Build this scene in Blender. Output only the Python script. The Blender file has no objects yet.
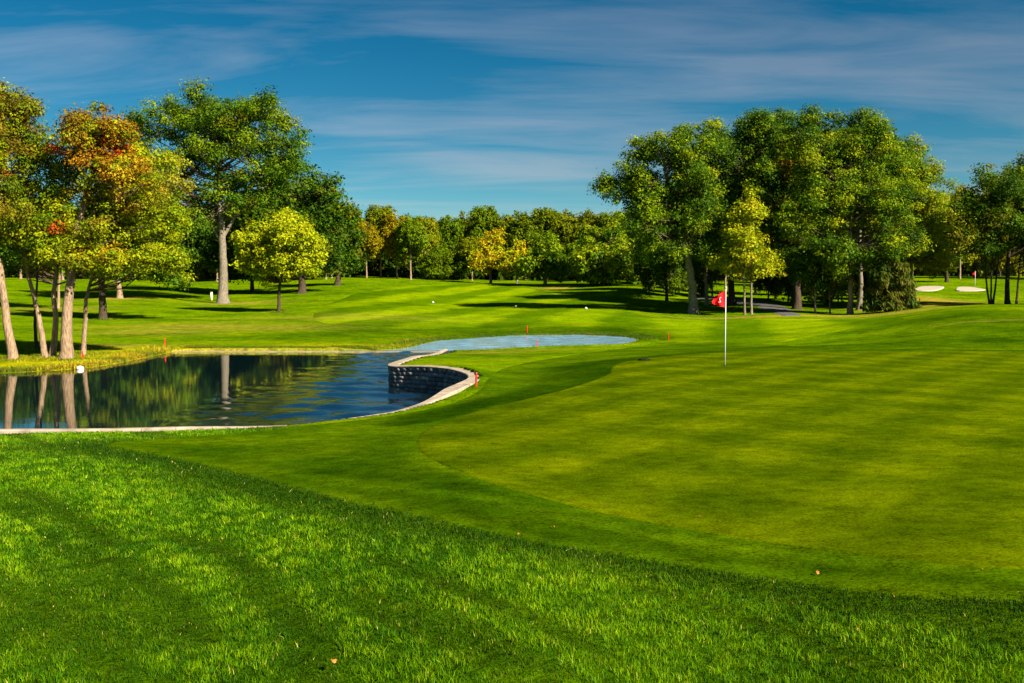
import bpy, math, random
import numpy as np
from mathutils import Vector, geometry

# ---------------------------------------------------------------- basics
F = 983.0
CX, CY = 512.0, 341.5
EYE = 1.75
PITCH = math.atan(51.5 / F)
SC = bpy.context.scene
COL = SC.collection
rnd = random.Random(7)


def at(px, py, Y):
    """world point at forward distance Y seen along a photo direction"""
    cp, sp = math.cos(PITCH), math.sin(PITCH)
    a, b = (px - CX) / F, -(py - CY) / F
    dx, dy, dz = a, cp + b * sp, -sp + b * cp
    k = Y / dy
    return (dx * k, Y, EYE + dz * k)


def hash2(ix, iy, seed):
    h = (ix.astype(np.int64) * 374761393 + iy.astype(np.int64) * 668265263 + seed * 1442695041) & 0xFFFFFFFF
    h = ((h ^ (h >> 13)) * 1274126177) & 0xFFFFFFFF
    h = (h ^ (h >> 16)) & 0xFFFFFFFF
    return h / 4294967295.0


def vnoise(x, y, seed=0):
    x = np.asarray(x, float); y = np.asarray(y, float)
    ix, iy = np.floor(x), np.floor(y)
    fx, fy = x - ix, y - iy
    fx = fx * fx * (3 - 2 * fx); fy = fy * fy * (3 - 2 * fy)
    a = hash2(ix, iy, seed); b = hash2(ix + 1, iy, seed)
    c = hash2(ix, iy + 1, seed); d = hash2(ix + 1, iy + 1, seed)
    return (a * (1 - fx) + b * fx) * (1 - fy) + (c * (1 - fx) + d * fx) * fy


def fbm(x, y, seed=0, octv=4):
    s = 0; amp = 0.5; t = 0
    for k in range(octv):
        s = s + amp * vnoise(x * 2 ** k, y * 2 ** k, seed + 17 * k); t += amp; amp *= 0.5
    return s / t


def sstep(a, b, x):
    t = np.clip((x - a) / (b - a), 0, 1)
    return t * t * (3 - 2 * t)


def mesh_from(name, verts, faces_flat, loop_tot, mat, smooth=False, color=None):
    me = bpy.data.meshes.new(name)
    v = np.asarray(verts, np.float32).reshape(-1, 3)
    fl = np.asarray(faces_flat, np.int32).ravel()
    lt = np.asarray(loop_tot, np.int32)
    ls = np.concatenate(([0], np.cumsum(lt)[:-1])).astype(np.int32)
    me.vertices.add(len(v)); me.vertices.foreach_set('co', v.ravel())
    me.loops.add(len(fl)); me.loops.foreach_set('vertex_index', fl)
    me.polygons.add(len(lt)); me.polygons.foreach_set('loop_start', ls); me.polygons.foreach_set('loop_total', lt)
    if smooth:
        me.polygons.foreach_set('use_smooth', np.ones(len(lt), bool))
    if color is not None:
        at_ = me.attributes.new('tint', 'FLOAT_COLOR', 'POINT')
        c = np.ones((len(v), 4), np.float32); c[:, :color.shape[1]] = color
        at_.data.foreach_set('color', c.ravel())
    me.materials.append(mat)
    me.update(calc_edges=True)
    return me


def link(name, me, parent=None, loc=None):
    o = bpy.data.objects.new(name, me)
    COL.objects.link(o)
    if parent is not None:
        o.parent = parent
    if loc is not None:
        o.location = loc
    return o


def tag(o, label=None, cat=None, group=None, kind=None):
    if label: o['label'] = label
    if cat: o['category'] = cat
    if group: o['group'] = group
    if kind: o['kind'] = kind
    return o


def empty(name, loc):
    o = bpy.data.objects.new(name, None); COL.objects.link(o); o.location = loc
    o.empty_display_size = 0.3
    return o


class MB:
    """collects quads/tris/ngons for one mesh"""
    def __init__(s): s.v = []; s.f = []
    def add(s, vs, fs):
        o = len(s.v); s.v += [tuple(p) for p in vs]; s.f += [tuple(o + i for i in f) for f in fs]
    def tube(s, pts, rad, n=8, cap=True):
        pts = [Vector(p) for p in pts]; rings = []
        for i, p in enumerate(pts):
            d = (pts[min(i + 1, len(pts) - 1)] - pts[max(i - 1, 0)]).normalized()
            a = d.cross(Vector((0.31, 0.95, 0.05))).normalized(); b = d.cross(a).normalized()
            rings.append([p + (a * math.cos(2 * math.pi * k / n) + b * math.sin(2 * math.pi * k / n)) * rad[i] for k in range(n)])
        vs = [q for r in rings for q in r]; fs = []
        for i in range(len(pts) - 1):
            for k in range(n):
                fs.append((i * n + k, i * n + (k + 1) % n, (i + 1) * n + (k + 1) % n, (i + 1) * n + k))
        if cap:
            fs.append(tuple(range(n))[::-1]); fs.append(tuple((len(pts) - 1) * n + k for k in range(n)))
        s.add(vs, fs)
    def build(s, name, mat, parent=None, smooth=False, loc=None):
        me = bpy.data.meshes.new(name); me.from_pydata(s.v, [], s.f); me.materials.append(mat)
        if smooth:
            for p in me.polygons: p.use_smooth = True
        me.update()
        return link(name, me, parent, loc)


# ---------------------------------------------------------------- node helpers
def new_mat(name):
    m = bpy.data.materials.new(name); m.use_nodes = True
    nt = m.node_tree; nt.nodes.clear()
    out = nt.nodes.new('ShaderNodeOutputMaterial')
    return m, nt, out


def N(nt, typ, **kw):
    n = nt.nodes.new(typ)
    for k, v in kw.items():
        if k.startswith('i_'):
            n.inputs[k[2:].replace('_', ' ')].default_value = v
        else:
            setattr(n, k, v)
    return n


def noise(nt, vec, scale, detail=3, rough=0.55):
    n = N(nt, 'ShaderNodeTexNoise'); n.inputs['Scale'].default_value = scale
    n.inputs['Detail'].default_value = detail; n.inputs['Roughness'].default_value = rough
    nt.links.new(vec, n.inputs['Vector'])
    return n.outputs['Fac']


def ramp(nt, fac, stops):
    r = N(nt, 'ShaderNodeValToRGB')
    el = r.color_ramp.elements
    while len(el) > 1: el.remove(el[-1])
    el[0].position = stops[0][0]; el[0].color = (*stops[0][1], 1)
    for p, c in stops[1:]:
        e = el.new(p); e.color = (*c, 1)
    nt.links.new(fac, r.inputs['Fac'])
    return r.outputs['Color']


def mixc(nt, fac, a, b, mode='MIX'):
    m = N(nt, 'ShaderNodeMix', data_type='RGBA', blend_type=mode)
    for sock, v in ((m.inputs[0], fac), (m.inputs[6], a), (m.inputs[7], b)):
        if isinstance(v, (int, float)): sock.default_value = v
        elif isinstance(v, tuple): sock.default_value = (*v, 1)
        else: nt.links.new(v, sock)
    return m.outputs[2]


def math_(nt, op, a, b=None, clamp=False):
    m = N(nt, 'ShaderNodeMath', operation=op, use_clamp=clamp)
    for i, v in enumerate((a, b)):
        if v is None: continue
        if isinstance(v, (int, float)): m.inputs[i].default_value = v
        else: nt.links.new(v, m.inputs[i])
    return m.outputs[0]


def pos(nt, scale=None, rot=None):
    g = N(nt, 'ShaderNodeNewGeometry')
    if scale is None and rot is None: return g.outputs['Position']
    m = N(nt, 'ShaderNodeMapping')
    if rot: m.inputs['Rotation'].default_value = (0, 0, rot)
    if scale: m.inputs['Scale'].default_value = scale
    nt.links.new(g.outputs['Position'], m.inputs['Vector'])
    return m.outputs['Vector']


def finish(nt, out, color, rough=0.8, spec=0.2, bump=None, bstr=0.3, bdist=0.02, translucent=0.0):
    p = N(nt, 'ShaderNodeBsdfPrincipled')
    if isinstance(color, tuple): p.inputs['Base Color'].default_value = (*color, 1)
    else: nt.links.new(color, p.inputs['Base Color'])
    p.inputs['Roughness'].default_value = rough
    p.inputs['Specular IOR Level'].default_value = spec
    if bump is not None:
        b = N(nt, 'ShaderNodeBump'); b.inputs['Strength'].default_value = bstr; b.inputs['Distance'].default_value = bdist
        nt.links.new(bump, b.inputs['Height']); nt.links.new(b.outputs['Normal'], p.inputs['Normal'])
    if translucent > 0:
        t = N(nt, 'ShaderNodeBsdfTranslucent')
        if isinstance(color, tuple): t.inputs['Color'].default_value = (*color, 1)
        else: nt.links.new(color, t.inputs['Color'])
        mx = N(nt, 'ShaderNodeMixShader'); mx.inputs['Fac'].default_value = translucent
        nt.links.new(p.outputs[0], mx.inputs[1]); nt.links.new(t.outputs[0], mx.inputs[2])
        nt.links.new(mx.outputs[0], out.inputs['Surface'])
    else:
        nt.links.new(p.outputs[0], out.inputs['Surface'])
    return p


# ---------------------------------------------------------------- materials
def mat_attr(name, translucent, rough, spec, use_obj=True):
    m, nt, out = new_mat(name)
    a = N(nt, 'ShaderNodeAttribute', attribute_name='tint')
    col = a.outputs['Color']
    if use_obj:
        oi = N(nt, 'ShaderNodeObjectInfo')
        col = mixc(nt, 1.0, col, oi.outputs['Color'], 'MULTIPLY')
    finish(nt, out, col, rough, spec, translucent=translucent)
    return m

M_LEAF = mat_attr('leaf', 0.38, 0.6, 0.08)
M_BLADE = mat_attr('grass_blade', 0.28, 0.6, 0.06, False)


def mat_bark(name, c1, c2, c3):
    m, nt, out = new_mat(name)
    tc = N(nt, 'ShaderNodeTexCoord')
    mp = N(nt, 'ShaderNodeMapping'); mp.inputs['Scale'].default_value = (6, 6, 1.3)
    nt.links.new(tc.outputs['Object'], mp.inputs['Vector'])
    n1 = noise(nt, mp.outputs['Vector'], 3.0, 5, 0.65)
    n2 = noise(nt, tc.outputs['Object'], 0.9, 3, 0.5)
    col = ramp(nt, n1, [(0.32, c1), (0.52, c2), (0.72, c3)])
    col = mixc(nt, math_(nt, 'MULTIPLY', n2, 0.55), col, tuple(x * 0.5 for x in c1))
    finish(nt, out, col, 0.9, 0.1, bump=n1, bstr=0.9, bdist=0.05)
    return m

BARK_TAN = mat_bark('tan_bark', (0.13, 0.085, 0.05), (0.34, 0.23, 0.14), (0.52, 0.38, 0.25))
BARK_PALE = mat_bark('pale_bark', (0.07, 0.055, 0.04), (0.24, 0.20, 0.145), (0.40, 0.335, 0.25))
BARK_DARK = mat_bark('dark_bark', (0.03, 0.022, 0.015), (0.075, 0.052, 0.034), (0.14, 0.095, 0.06))


BARK_LIMB = mat_bark('limb_bark', (0.05, 0.036, 0.024), (0.12, 0.085, 0.055), (0.20, 0.15, 0.10))


def mat_turf(name, dark, mid, light, fine=55, big=0.35, stripes=None, attr=False, dry=(0.33, 0.22, 0.03), bstr=0.5, contrast=2.4, bdist=0.02):
    m, nt, out = new_mat(name)
    P = pos(nt)
    nf = noise(nt, P, fine, 4, 0.75)
    nm = noise(nt, P, fine / 8.0, 4, 0.65)
    nb = noise(nt, P, big, 4, 0.55)
    col = ramp(nt, nb, [(0.30, dark), (0.5, mid), (0.70, light)])
    v = math_(nt, 'ADD', math_(nt, 'MULTIPLY', nf, 0.9), math_(nt, 'MULTIPLY', nm, 0.6))
    val = math_(nt, 'MAXIMUM', math_(nt, 'ADD', math_(nt, 'MULTIPLY', math_(nt, 'SUBTRACT', v, 0.75), contrast), 1.0), 0.15)
    cmb = N(nt, 'ShaderNodeCombineColor')
    for i in range(3): nt.links.new(val, cmb.inputs[i])
    col = mixc(nt, 1.0, col, cmb.outputs[0], 'MULTIPLY')
    if stripes:
        for (rot, wid, amt) in stripes:
            p2 = pos(nt, None, rot)
            sx = N(nt, 'ShaderNodeSeparateXYZ'); nt.links.new(p2, sx.inputs[0])
            wob = math_(nt, 'MULTIPLY', noise(nt, P, 0.25, 2), wid * 0.8)
            s = math_(nt, 'SINE', math_(nt, 'MULTIPLY', math_(nt, 'ADD', sx.outputs[0], wob), math.pi / wid))
            s = math_(nt, 'MULTIPLY', s, 2.0); s = math_(nt, 'ADD', math_(nt, 'MULTIPLY', s, 0.5), 0.5, True)
            col = mixc(nt, math_(nt, 'MULTIPLY', s, amt), col, mixc(nt, 1.0, col, (0.44, 0.58, 0.5), 'MULTIPLY'))
    # scattered thatch
    th = noise(nt, P, fine * 0.45, 2, 0.5)
    tf = math_(nt, 'MULTIPLY', math_(nt, 'SUBTRACT', th, 0.60), 3.0, True)
    col = mixc(nt, math_(nt, 'MULTIPLY', tf, 0.5), col, (light[0] * 1.5, light[1] * 1.15, light[2]))
    if attr:
        a = N(nt, 'ShaderNodeAttribute', attribute_name='tint')
        sp = N(nt, 'ShaderNodeSeparateColor'); nt.links.new(a.outputs['Color'], sp.inputs[0])
        nd = noise(nt, P, 1.3, 4, 0.65)
        df = math_(nt, 'MULTIPLY', sp.outputs[0], math_(nt, 'ADD', math_(nt, 'MULTIPLY', math_(nt, 'SUBTRACT', nd, 0.5), 2.4), 0.75), True)
        col = mixc(nt, df, col, mixc(nt, 1.0, dry, cmb.outputs[0], 'MULTIPLY'))
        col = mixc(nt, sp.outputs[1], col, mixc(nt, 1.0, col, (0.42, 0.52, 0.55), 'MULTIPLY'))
        col = mixc(nt, sp.outputs[2], col, mixc(nt, 1.0, (0.32, 0.29, 0.003), cmb.outputs[0], 'MULTIPLY'))
    finish(nt, out, col, 0.9, 0.0, bump=v, bstr=bstr, bdist=bdist)
    return m

M_GROUND = mat_turf('rough_turf', (0.040, 0.090, 0.0006), (0.082, 0.150, 0.0006), (0.135, 0.190, 0.0006), fine=14, big=0.22, attr=True, bstr=0.8, bdist=0.06, contrast=3.0)
M_COLLAR = mat_turf('collar_turf', (0.025, 0.064, 0.0005), (0.046, 0.091, 0.0005), (0.076, 0.122, 0.0005), fine=34, big=0.6, stripes=[(0.9, 1.6, 0.25)], attr=True, bstr=0.4, contrast=3.2)
M_GREEN = mat_turf('putting_turf', (0.052, 0.084, 0.0004), (0.075, 0.107, 0.0004), (0.102, 0.130, 0.0004), fine=40, big=0.7, stripes=[(0.62, 0.9, 0.55), (-0.75, 0.9, 0.45)], bstr=0.25, bdist=0.01, contrast=2.8)
M_FAIRWAY = mat_turf('fairway_turf', (0.090, 0.160, 0.0006), (0.140, 0.212, 0.0006), (0.185, 0.240, 0.0006), fine=5, big=0.16, stripes=[(0.22, 4.2, 1.0)], attr=True, bstr=0.3, bdist=0.05, contrast=2.2)


def mat_simple(name, c, rough=0.6, spec=0.3, var=0.25, scale=8.0, bstr=0.2):
    m, nt, out = new_mat(name)
    tc = N(nt, 'ShaderNodeTexCoord')
    n = noise(nt, tc.outputs['Object'], scale, 4, 0.6)
    lo = tuple(x * (1 - var) for x in c); hi = tuple(min(1, x * (1 + var)) for x in c)
    col = ramp(nt, n, [(0.3, lo), (0.7, hi)])
    finish(nt, out, col, rough, spec, bump=n, bstr=bstr, bdist=0.01)
    return m

M_RED = mat_simple('red_paint', (0.55, 0.012, 0.010), 0.45, 0.4, 0.25)
M_FLAG = mat_simple('red_flag_cloth', (0.72, 0.008, 0.012), 0.7, 0.15, 0.15)
M_WHITE = mat_simple('white_paint', (0.62, 0.62, 0.60), 0.5, 0.4, 0.08)
M_CREAM = mat_simple('cream_paint', (0.75, 0.70, 0.35), 0.5, 0.3, 0.15)
M_BLACK = mat_simple('dark_hole', (0.01, 0.01, 0.01), 0.9, 0.1, 0.2)
M_ROCK = mat_simple('pale_rock', (0.62, 0.60, 0.55), 0.85, 0.2, 0.25, 12, 0.6)
M_SAND = mat_simple('bunker_sand', (0.36, 0.31, 0.235), 0.95, 0.05, 0.08, 3.0, 0.4)
M_PATH = mat_simple('path_asphalt', (0.085, 0.08, 0.075), 0.9, 0.15, 0.25, 4.0, 0.3)
M_SOD = mat_simple('dark_sod', (0.012, 0.016, 0.008), 0.95, 0.05, 0.5, 20)
M_DRYLEAF = mat_simple('dry_leaf', (0.42, 0.15, 0.03), 0.7, 0.2, 0.45, 30)
M_STUMP = mat_simple('dark_wood', (0.05, 0.035, 0.022), 0.9, 0.1, 0.4, 6)


def mat_stone(name):
    m, nt, out = new_mat(name)
    a = N(nt, 'ShaderNodeAttribute', attribute_name='tint')
    P = pos(nt)
    n = noise(nt, P, 7, 5, 0.65); n2 = noise(nt, P, 1.1, 3)
    col = mixc(nt, 1.0, a.outputs['Color'], ramp(nt, n, [(0.3, (0.55, 0.55, 0.6)), (0.7, (1.25, 1.2, 1.15))]), 'MULTIPLY')
    col = mixc(nt, math_(nt, 'MULTIPLY', n2, 0.35), col, (0.03, 0.035, 0.03))
    finish(nt, out, col, 0.8, 0.25, bump=n, bstr=0.7, bdist=0.03)
    return m

M_STONE = mat_stone('wall_stone')
M_COPING = mat_simple('pale_capstone', (0.31, 0.25, 0.185), 0.9, 0.05, 0.4, 3.5, 0.5)


def mat_water(name, base):
    m, nt, out = new_mat(name)
    g = N(nt, 'ShaderNodeNewGeometry')
    sx = N(nt, 'ShaderNodeSeparateXYZ'); nt.links.new(g.outputs['Position'], sx.inputs[0])
    P1 = pos(nt, (2.2, 3.2, 1))
    w1 = noise(nt, P1, 1.6, 4, 0.6)
    w2 = noise(nt, pos(nt, (1.0, 2.0, 1)), 0.9, 2, 0.5)
    h = math_(nt, 'ADD', w1, math_(nt, 'MULTIPLY', w2, 1.2))
    # a light breeze roughens the open water, the sheltered side stays calm
    fx = math_(nt, 'DIVIDE', math_(nt, 'ADD', sx.outputs[0], 7.6), 3.2, True)
    fx = math_(nt, 'MULTIPLY', fx, math_(nt, 'ADD', noise(nt, pos(nt, (0.3, 0.5, 1)), 0.5, 3), 0.5), True)
    b = N(nt, 'ShaderNodeBump'); b.inputs['Distance'].default_value = 0.014
    nt.links.new(math_(nt, 'ADD', math_(nt, 'MULTIPLY', fx, 0.85), 0.05), b.inputs['Strength'])
    nt.links.new(h, b.inputs['Height'])
    p = N(nt, 'ShaderNodeBsdfPrincipled')
    p.inputs['Base Color'].default_value = (*base, 1)
    p.inputs['IOR'].default_value = 3.0
    nt.links.new(math_(nt, 'ADD', math_(nt, 'MULTIPLY', fx, 0.06), 0.02), p.inputs['Roughness'])
    nt.links.new(b.outputs['Normal'], p.inputs['Normal'])
    nt.links.new(p.outputs[0], out.inputs['Surface'])
    return m

M_WATER = mat_water('pond_surface', (0.002, 0.008, 0.012))
M_SKY_TINT = mat_water('sky_tinted_water', (0.20, 0.36, 0.48))  # pale base colour stands in for bright sky reflected in the channel

# ---------------------------------------------------------------- terrain height
CTRL = [
    (512, 683, 4.35), (0, 683, 4.4), (1024, 683, 4.3), (0, 560, 6.8), (500, 535, 7.3), (1024, 600, 5.4), (250, 600, 6.0), (760, 620, 5.5),
    (105, 445, 14), (0, 445, 14), (300, 490, 9.8),
    (0, 433, 16.5), (120, 431, 16.7), (250, 427, 17.3), (388, 411, 19.6), (420, 405.5, 20.2), (445, 399, 21.2), (470, 389.5, 22.3), (482, 378, 24.4),
    (465, 368, 27), (440, 367.5, 28), (415, 368.5, 28.8), (388, 365, 30), (405, 359, 33.5), (430, 354, 40), (445, 352, 45),
    (480, 356, 38), (560, 352, 42), (600, 352, 40), (520, 346.5, 51.0), (632, 342.5, 55.0), (660, 340, 57.5), (440, 360, 33),
    (700, 335, 62), (760, 345, 46), (725, 366, 27.2), (700, 352, 36), (620, 366, 28), (560, 395, 20), (500, 372, 28), (500, 400, 20),
    (420, 440, 14), (560, 505, 8.9), (800, 450, 12), (1024, 450, 11.5), (1024, 400, 17.5), (1024, 366, 27), (1024, 349, 34), (900, 349, 35), (800, 349, 36),
    (1024, 330, 42), (1024, 310, 55), (960, 312, 55), (960, 330, 43), (900, 317, 60), (900, 335, 45), (850, 320, 70), (850, 335, 50), (790, 318, 80), (790, 335, 55),
    (960, 307, 75), (930, 303, 100), (930, 297, 115), (930, 291, 130), (975, 291, 130), (930, 283, 145), (1024, 300, 110), (1024, 283, 145),
    (850, 315, 91), (760, 315, 90), (750, 303, 108), (750, 296, 125), (690, 313.5, 94), (690, 321, 80), (690, 296, 125),
    (620, 310, 95), (620, 287.5, 135), (645, 290, 130), (630, 298, 118), (560, 296, 125), (560, 310, 92), (560, 325, 72), (560, 333, 64.5),
    (500, 332, 65.5), (500, 322, 77), (500, 310, 95), (500, 298, 122), (500, 287, 150), (500, 282, 175), (560, 287, 145), (560, 283, 165),
    (420, 281.5, 165), (440, 300, 115), (440, 315, 84), (440, 330, 65), (430, 338, 58.5), (380, 343, 53), (380, 330, 63), (380, 312, 84),
    (360, 295, 115), (360, 281.5, 150), (300, 341, 53), (300, 325, 68), (300, 313, 86), (300, 298, 112), (300, 284, 145),
    (220, 341, 52.5), (220, 320, 76), (222, 303, 107), (210, 290, 140), (210, 281, 165), (150, 346, 48.5), (150, 325, 68), (150, 305, 97), (150, 288, 135), (150, 281, 160),
    (104, 320, 75), (70, 358, 41), (60, 335, 56), (50, 308, 90), (50, 290, 130), (50, 280, 160), (0, 362, 39.5), (0, 335, 55), (0, 300, 100), (0, 283, 140),
    (150, 354, 44.3), (120, 360, 41), (80, 366, 37.8), (0, 371, 35.3),
]


def warp(x, y):
    r = np.hypot(x, y)
    a = np.clip(np.arctan2(x, y), -0.60, 0.60)
    rr = np.clip(r, 3.6, 190.0)
    return a * 3.2, np.log(rr)


_c = np.array([at(*c) for c in CTRL])
_u, _v = warp(_c[:, 0], _c[:, 1])


def _phi(d2):
    return 0.5 * d2 * np.log(d2 + 1e-9)

_n = len(_c)
_A = np.zeros((_n + 3, _n + 3))
_A[:_n, :_n] = _phi((_u[:, None] - _u[None]) ** 2 + (_v[:, None] - _v[None]) ** 2) + np.eye(_n) * 2e-4
_A[:_n, _n] = 1; _A[:_n, _n + 1] = _u; _A[:_n, _n + 2] = _v
_A[_n:, :_n] = _A[:_n, _n:].T
_w = np.linalg.solve(_A, np.concatenate([_c[:, 2], np.zeros(3)]))


def H0(x, y):
    x = np.asarray(x, float); y = np.asarray(y, float)
    sh = x.shape; x = x.ravel(); y = y.ravel(); out = np.empty(len(x))
    for i in range(0, len(x), 20000):
        u, v = warp(x[i:i + 20000], y[i:i + 20000])
        K = _phi((u[:, None] - _u[None]) ** 2 + (v[:, None] - _v[None]) ** 2)
        out[i:i + 20000] = K @ _w[:_n] + _w[_n] + _w[_n + 1] * u + _w[_n + 2] * v
    r = np.hypot(x, y)
    out += 0.05 * (fbm(x / 2.3, y / 2.3, 5, 2) - 0.5) * sstep(2, 6, r) * (1 - sstep(14, 18, r))
    out += 0.35 * (fbm(x / 9, y / 9, 9, 2) - 0.5) * sstep(60, 80, r)
    out = np.clip(out, -3, 9)
    return out.reshape(sh)


ZW = EYE - 2.95


def xy(px, py, Y):
    p = at(px, py, Y); return (p[0], p[1])


def wy(px, py):
    """point of the water plane along a photo direction"""
    a = at(px, py, 10.0); k = 2.95 / (EYE - a[2])
    return (a[0] * k, a[1] * k)

# walls of the inlet (water side line), from the far end round the bay to the near edge and out of frame
INLET = [wy(445, 352.2), xy(430, 354, 40), xy(414, 356.8, 36.3), xy(405, 359, 33.5), xy(394, 362.2, 31.2), xy(388.5, 365, 30), xy(391, 366.6, 29.5), xy(400, 367.6, 29.2), xy(415, 368.5, 28.8),
         xy(440, 367.5, 28), xy(455, 367.3, 27.4), xy(463, 368.5, 26.8), xy(468, 372, 25.8), xy(469, 377, 24.8), xy(466, 382, 24), xy(458, 387.5, 23.1),
         xy(445, 393, 22.1), xy(430, 398.5, 21.1), xy(410, 404.5, 20.2), xy(388, 409.5, 19.5), xy(330, 418, 18.4), xy(250, 427, 17.3), xy(120, 431.5, 16.6), xy(0, 433.5, 16.4), xy(-140, 435, 16.3), xy(-330, 436, 16.2)]


def catmull(P, n=6):
    P = [np.array(p, float) for p in P]; out = []
    for i in range(len(P) - 1):
        p0, p1, p2, p3 = P[max(i - 1, 0)], P[i], P[i + 1], P[min(i + 2, len(P) - 1)]
        for k in range(n):
            t = k / n
            out.append(tuple(0.5 * ((2 * p1) + (-p0 + p2) * t + (2 * p0 - 5 * p1 + 4 * p2 - p3) * t * t + (-p0 + 3 * p1 - 3 * p2 + p3) * t ** 3)))
    out.append(tuple(P[-1])); return out

INLET_S = catmull(INLET, 5)
EDGE = [wy(445, 352.2), wy(172, 352.2)]                              # low stone edging / weir line
WEST = [wy(160, 354.6), wy(150, 357), wy(135, 359.8), wy(120, 363), wy(100, 366.3), wy(80, 368.6), wy(40, 371.4), wy(0, 373.3), wy(-140, 376), wy(-330, 380)]
WEST_S = catmull([EDGE[1]] + WEST, 4)[1:]
# lower pond ring: inlet -> (out of frame) -> west bank reversed -> edging
POND1 = INLET_S + WEST_S[::-1] + [EDGE[1]]
n_wall = len(INLET_S)
P1_HARD = [i < n_wall - 1 for i in range(len(POND1))]
P1_HARD[-1] = True; P1_HARD[-2] = False
UP = [(446, 352.2), (470, 351.6), (500, 349.6), (520, 348.4), (545, 347.4), (575, 346.6), (605, 345.8), (622, 344.6), (633, 343.0), (637, 340.8), (632, 338.8),
      (615, 337.0), (590, 336.0), (560, 335.6), (530, 336.0), (500, 337.2), (470, 339.2), (445, 341.2), (430, 343.2), (420, 345.6), (410, 348.4), (395, 350.2), (372, 351.2), (352, 351.7)]
UP_S = catmull([wy(*p) for p in UP], 3)
POND2 = UP_S
P2_HARD = [False] * len(POND2); P2_HARD[-1] = True


def seg_dist(x, y, poly, hard):
    """unsigned distance to the ring, whether the nearest edge is a wall, inside flag"""
    best = np.full(x.shape, 1e9); bh = np.zeros(x.shape, bool); ins = np.zeros(x.shape, bool)
    n = len(poly)
    for i in range(n):
        ax, ay = poly[i]; bx, by = poly[(i + 1) % n]
        dx, dy = bx - ax, by - ay; L = dx * dx + dy * dy + 1e-12
        t = np.clip(((x - ax) * dx + (y - ay) * dy) / L, 0, 1)
        d = np.hypot(x - ax - t * dx, y - ay - t * dy)
        m = d < best; best[m] = d[m]; bh[m] = hard[i]
        c = ((ay > y) != (by > y)) & (x < (bx - ax) * (y - ay) / (by - ay + 1e-12) + ax)
        ins ^= c
    return best, bh, ins


def inside(x, y, poly):
    ins = np.zeros(np.shape(x), bool); n = len(poly)
    for i in range(n):
        ax, ay = poly[i]; bx, by = poly[(i + 1) % n]
        ins ^= ((ay > y) != (by > y)) & (x < (bx - ax) * (y - ay) / (by - ay + 1e-12) + ax)
    return ins


def H(x, y, carve=True):
    x = np.asarray(x, float); y = np.asarray(y, float)
    z = H0(x, y)
    if not carve: return z
    m = (y > 14) & (y < 72) & (x > -34) & (x < 12)
    if m.any():
        xs, ys, zs = x[m], y[m], z[m]
        in1 = np.zeros(xs.shape, bool)
        for poly, hard in ((POND1, P1_HARD), (POND2, P2_HARD)):
            d, bh, ins = seg_dist(xs, ys, poly, hard)
            sd = np.where(ins, -d, d)
            soft_out = ZW + 0.02 + 0.04 * (poly is POND2) + (np.maximum(zs, ZW + 0.06) - ZW) * sstep(0.0, 1.3, sd) + 0.02 * sstep(0, .4, sd)
            soft = np.where(sd > 0, soft_out, ZW + 0.02 + 0.04 * (poly is POND2) + np.maximum(-0.9, sd * 0.5))
            hardz = np.where(sd > 0.15 + 0.25 * np.clip((ys - 20) / 26, 0, 1), np.maximum(zs, ZW + 0.05), ZW - 0.8)
            zz = np.where(bh, hardz, soft)
            zs = np.where((sd < 1.3) & (ins | ~in1), zz, zs)
            in1 = in1 | (ins | (bh & (sd < .4)))
        z = z.copy(); z[m] = zs
    return z


def Hs(x, y):
    return float(H(np.array([x]), np.array([y]))[0])


# ---------------------------------------------------------------- zones (ground polygons)
def ground_xy(px, py, lo=3.0, hi=230.0):
    """where a photo direction first meets the ground"""
    Ys = np.exp(np.linspace(math.log(lo), math.log(hi), 1500))
    P = np.array([at(px, py, 1.0)]); d = P[0] - np.array([0, 0, EYE])
    zz = EYE + d[2] * Ys; g = H0(d[0] * Ys, Ys)
    k = np.argmax(zz < g)
    return (d[0] * Ys[k], Ys[k])

APRON_PX = [(104, 447), (130, 450.5), (160, 456), (225, 470), (300, 489), (400, 513), (500, 535), (600, 553), (700, 570), (800, 583), (900, 593), (1024, 601), (1230, 622)]
APRON_BACK = [(1230, 351), (1024, 350.5), (900, 349.5), (820, 348), (770, 345), (730, 343.5), (690, 344), (660, 345.5), (635, 347.5), (600, 352), (565, 357), (535, 362), (508, 369), (494, 378), (484, 390), (466, 400), (440, 408), (400, 415.5),
              (340, 423), (250, 432.5), (150, 440), (115, 443)]
GREEN_PX = [(419, 441), (423, 452), (440, 463), (470, 475), (510, 489), (560, 503), (620, 517), (700, 532), (800, 547), (900, 559), (1024, 570), (1230, 585)]
GREEN_BACK = [(1230, 356), (1024, 352.5), (900, 352), (800, 352), (740, 353), (690, 355), (650, 358.5), (622, 363.5), (614, 369), (612, 374), (590, 383), (560, 392), (520, 402), (480, 412), (445, 423), (425, 433)]


def zone(front, mid, back, n=4):
    a = [ground_xy(*p) for p in front[:-1]]; b = [ground_xy(*p) for p in back[1:]]
    return catmull(a + mid + b, n)

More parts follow.
